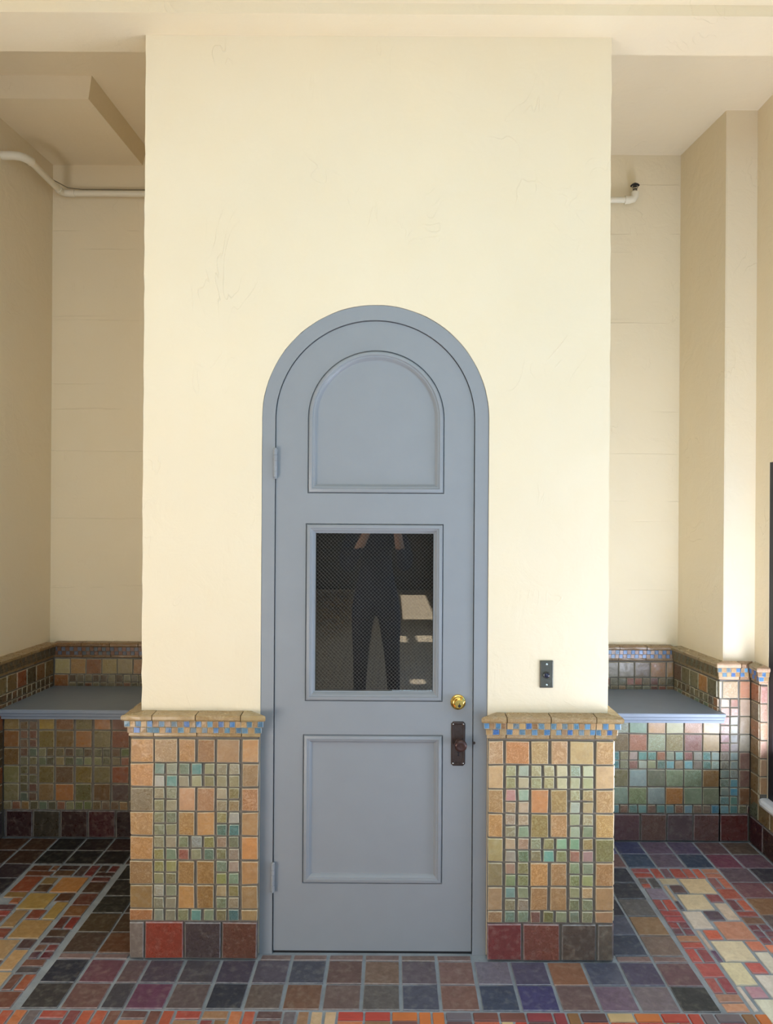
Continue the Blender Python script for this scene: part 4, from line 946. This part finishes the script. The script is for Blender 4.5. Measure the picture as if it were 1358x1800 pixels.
E_ = [(0, 1), (1, 2), (2, 3), (3, 4), (4, 5), (3, 6), (6, 7), (7, 8), (8, 9), (9, 10), (3, 11), (11, 12), (12, 13), (13, 14), (14, 15), (0, 16), (16, 17), (17, 18), (18, 19), (19, 20), (0, 21), (21, 22), (22, 23), (23, 24), (24, 25)]
def body_mat(c):
    if c.z < .085: return 2
    if c.z > 1.455 and abs(c.x + .12) < .07 and c.y < PY + .1: return 1
    if c.y > PY + .17 and c.z > 1.26: return 1
    return 0
J_ = [(shx(p), q) for p, q in J_]
put('body', skinned('body', J_, E_, NAVY, 2, body_mat, [NAVY, SKIN, SHOE]), per)
# head
b = bmesh.new(); bmesh.ops.create_icosphere(b, subdivisions=4, radius=1)
for v in b.verts:
    x, y, z = v.co
    k = 1 - .28 * max(0, -z) ** 1.5
    X, Y, Zz = x * .076 * k, y * .096 * (k if y < 0 else 1 - .12 * max(0, -z)), z * .118
    if y > 0:
        for ex in (-.031, .031):
            d = math.hypot(X - ex, Zz - .002); Y -= .010 * math.exp(-(d / .014) ** 2)
        d = math.hypot(X / .010, (Zz + .022) / .022); Y += .022 * math.exp(-d * d)
        Y += .006 * math.exp(-((X / .022) ** 2 + ((Zz + .058) / .006) ** 2)); Y += .006 * math.exp(-((X / .022) ** 2 + ((Zz + .07) / .007) ** 2))
    v.co = (X, Y, Zz)
me = bpy.data.meshes.new('head'); b.to_mesh(me); b.free(); me.materials.append(SKIN)
for p in me.polygons: p.use_smooth = True
head = put('head', me, per, Matrix.Translation((-.12, PY + .03, 1.60)))
ey = MB()
for ex in (-.031, .031): ey.lathe((ex - .12, PY + .03 + .068, 1.602), (0, 1, 0), [(0, .012), (.008, .0115), (.013, .007), (.015, .002)], 14)
put('eyes', ey.me('eyes', simple('eye_white', (.7, .7, .68), .2), True), head)
b = bmesh.new(); bmesh.ops.create_icosphere(b, subdivisions=4, radius=1)
bmesh.ops.delete(b, geom=[v for v in b.verts if v.co.y > .35 and v.co.z < .45 or v.co.z < -.55], context='VERTS')
for v in b.verts: v.co = (v.co.x * .085, v.co.y * .105 - .004, v.co.z * .126 + .004)
me = bpy.data.meshes.new('hair'); b.to_mesh(me); b.free(); me.materials.append(HAIR)
for p in me.polygons: p.use_smooth = True
put('hair', me, head, Matrix.Translation((-.12, PY + .03, 1.60)))
er = MB()
for s_ in (-1, 1): er.lathe((s_ * .074 - .12, PY + .025, 1.595), (s_, 0, 0), [(0, .014), (.008, .019), (.012, .017), (.010, .01)], 16)
put('ears', er.me('ears', SKIN, True), head)
for s_ in (-1, 1):
    hp = Vector((s_ * .085 - .07, PY + .255, 1.43)); palm = hp + Vector((-s_ * .004, .02, .035))
    js = [(hp, .024), (palm, (.02, .03)), (palm + Vector((0, .004, .03)), (.016, .03))]; es = [(0, 1), (1, 2)]
    put('palm', skinned('palm', js, es, SKIN, 2), per)
    for f in range(4):
        b0 = palm + Vector((0, .012 - f * .002, .028 - f * .018)); l = (.9, 1, .94, .75)[f]
        pts = [b0, b0 + Vector((-s_ * .004, .026 * l, .004)), b0 + Vector((-s_ * .022 * l, .030 * l, .004)), b0 + Vector((-s_ * .036 * l, .020 * l, .002))]
        put('finger', skinned('finger', [(p, q) for p, q in zip(pts, (.0088, .0085, .008, .007))], [(0, 1), (1, 2), (2, 3)], SKIN, 2), per)
    pts = [palm + Vector((-s_ * .004, -.006, .0)), palm + Vector((-s_ * .018, -.018, .018)), palm + Vector((-s_ * .032, -.014, .034))]
    put('thumb', skinned('thumb', [(p, q) for p, q in zip(pts, (.011, .010, .0085))], [(0, 1), (1, 2)], SKIN, 2), per)
ph = thing('phone', 'black phone held up in both hands of the reflected photographer', 'phone', (-.07, -2.588, 1.455))
put('phone_body', MB().box(-.144, .004, -2.592, -2.584, 1.455, 1.525).me('phone_body', DARKGREY), ph)
put('lens', MB().lathe((-.012, -2.584, 1.512), (0, 1, 0), [(0, .008), (.002, .0075), (.0022, .004)], 16).me('lens', BUTTON, True), ph)
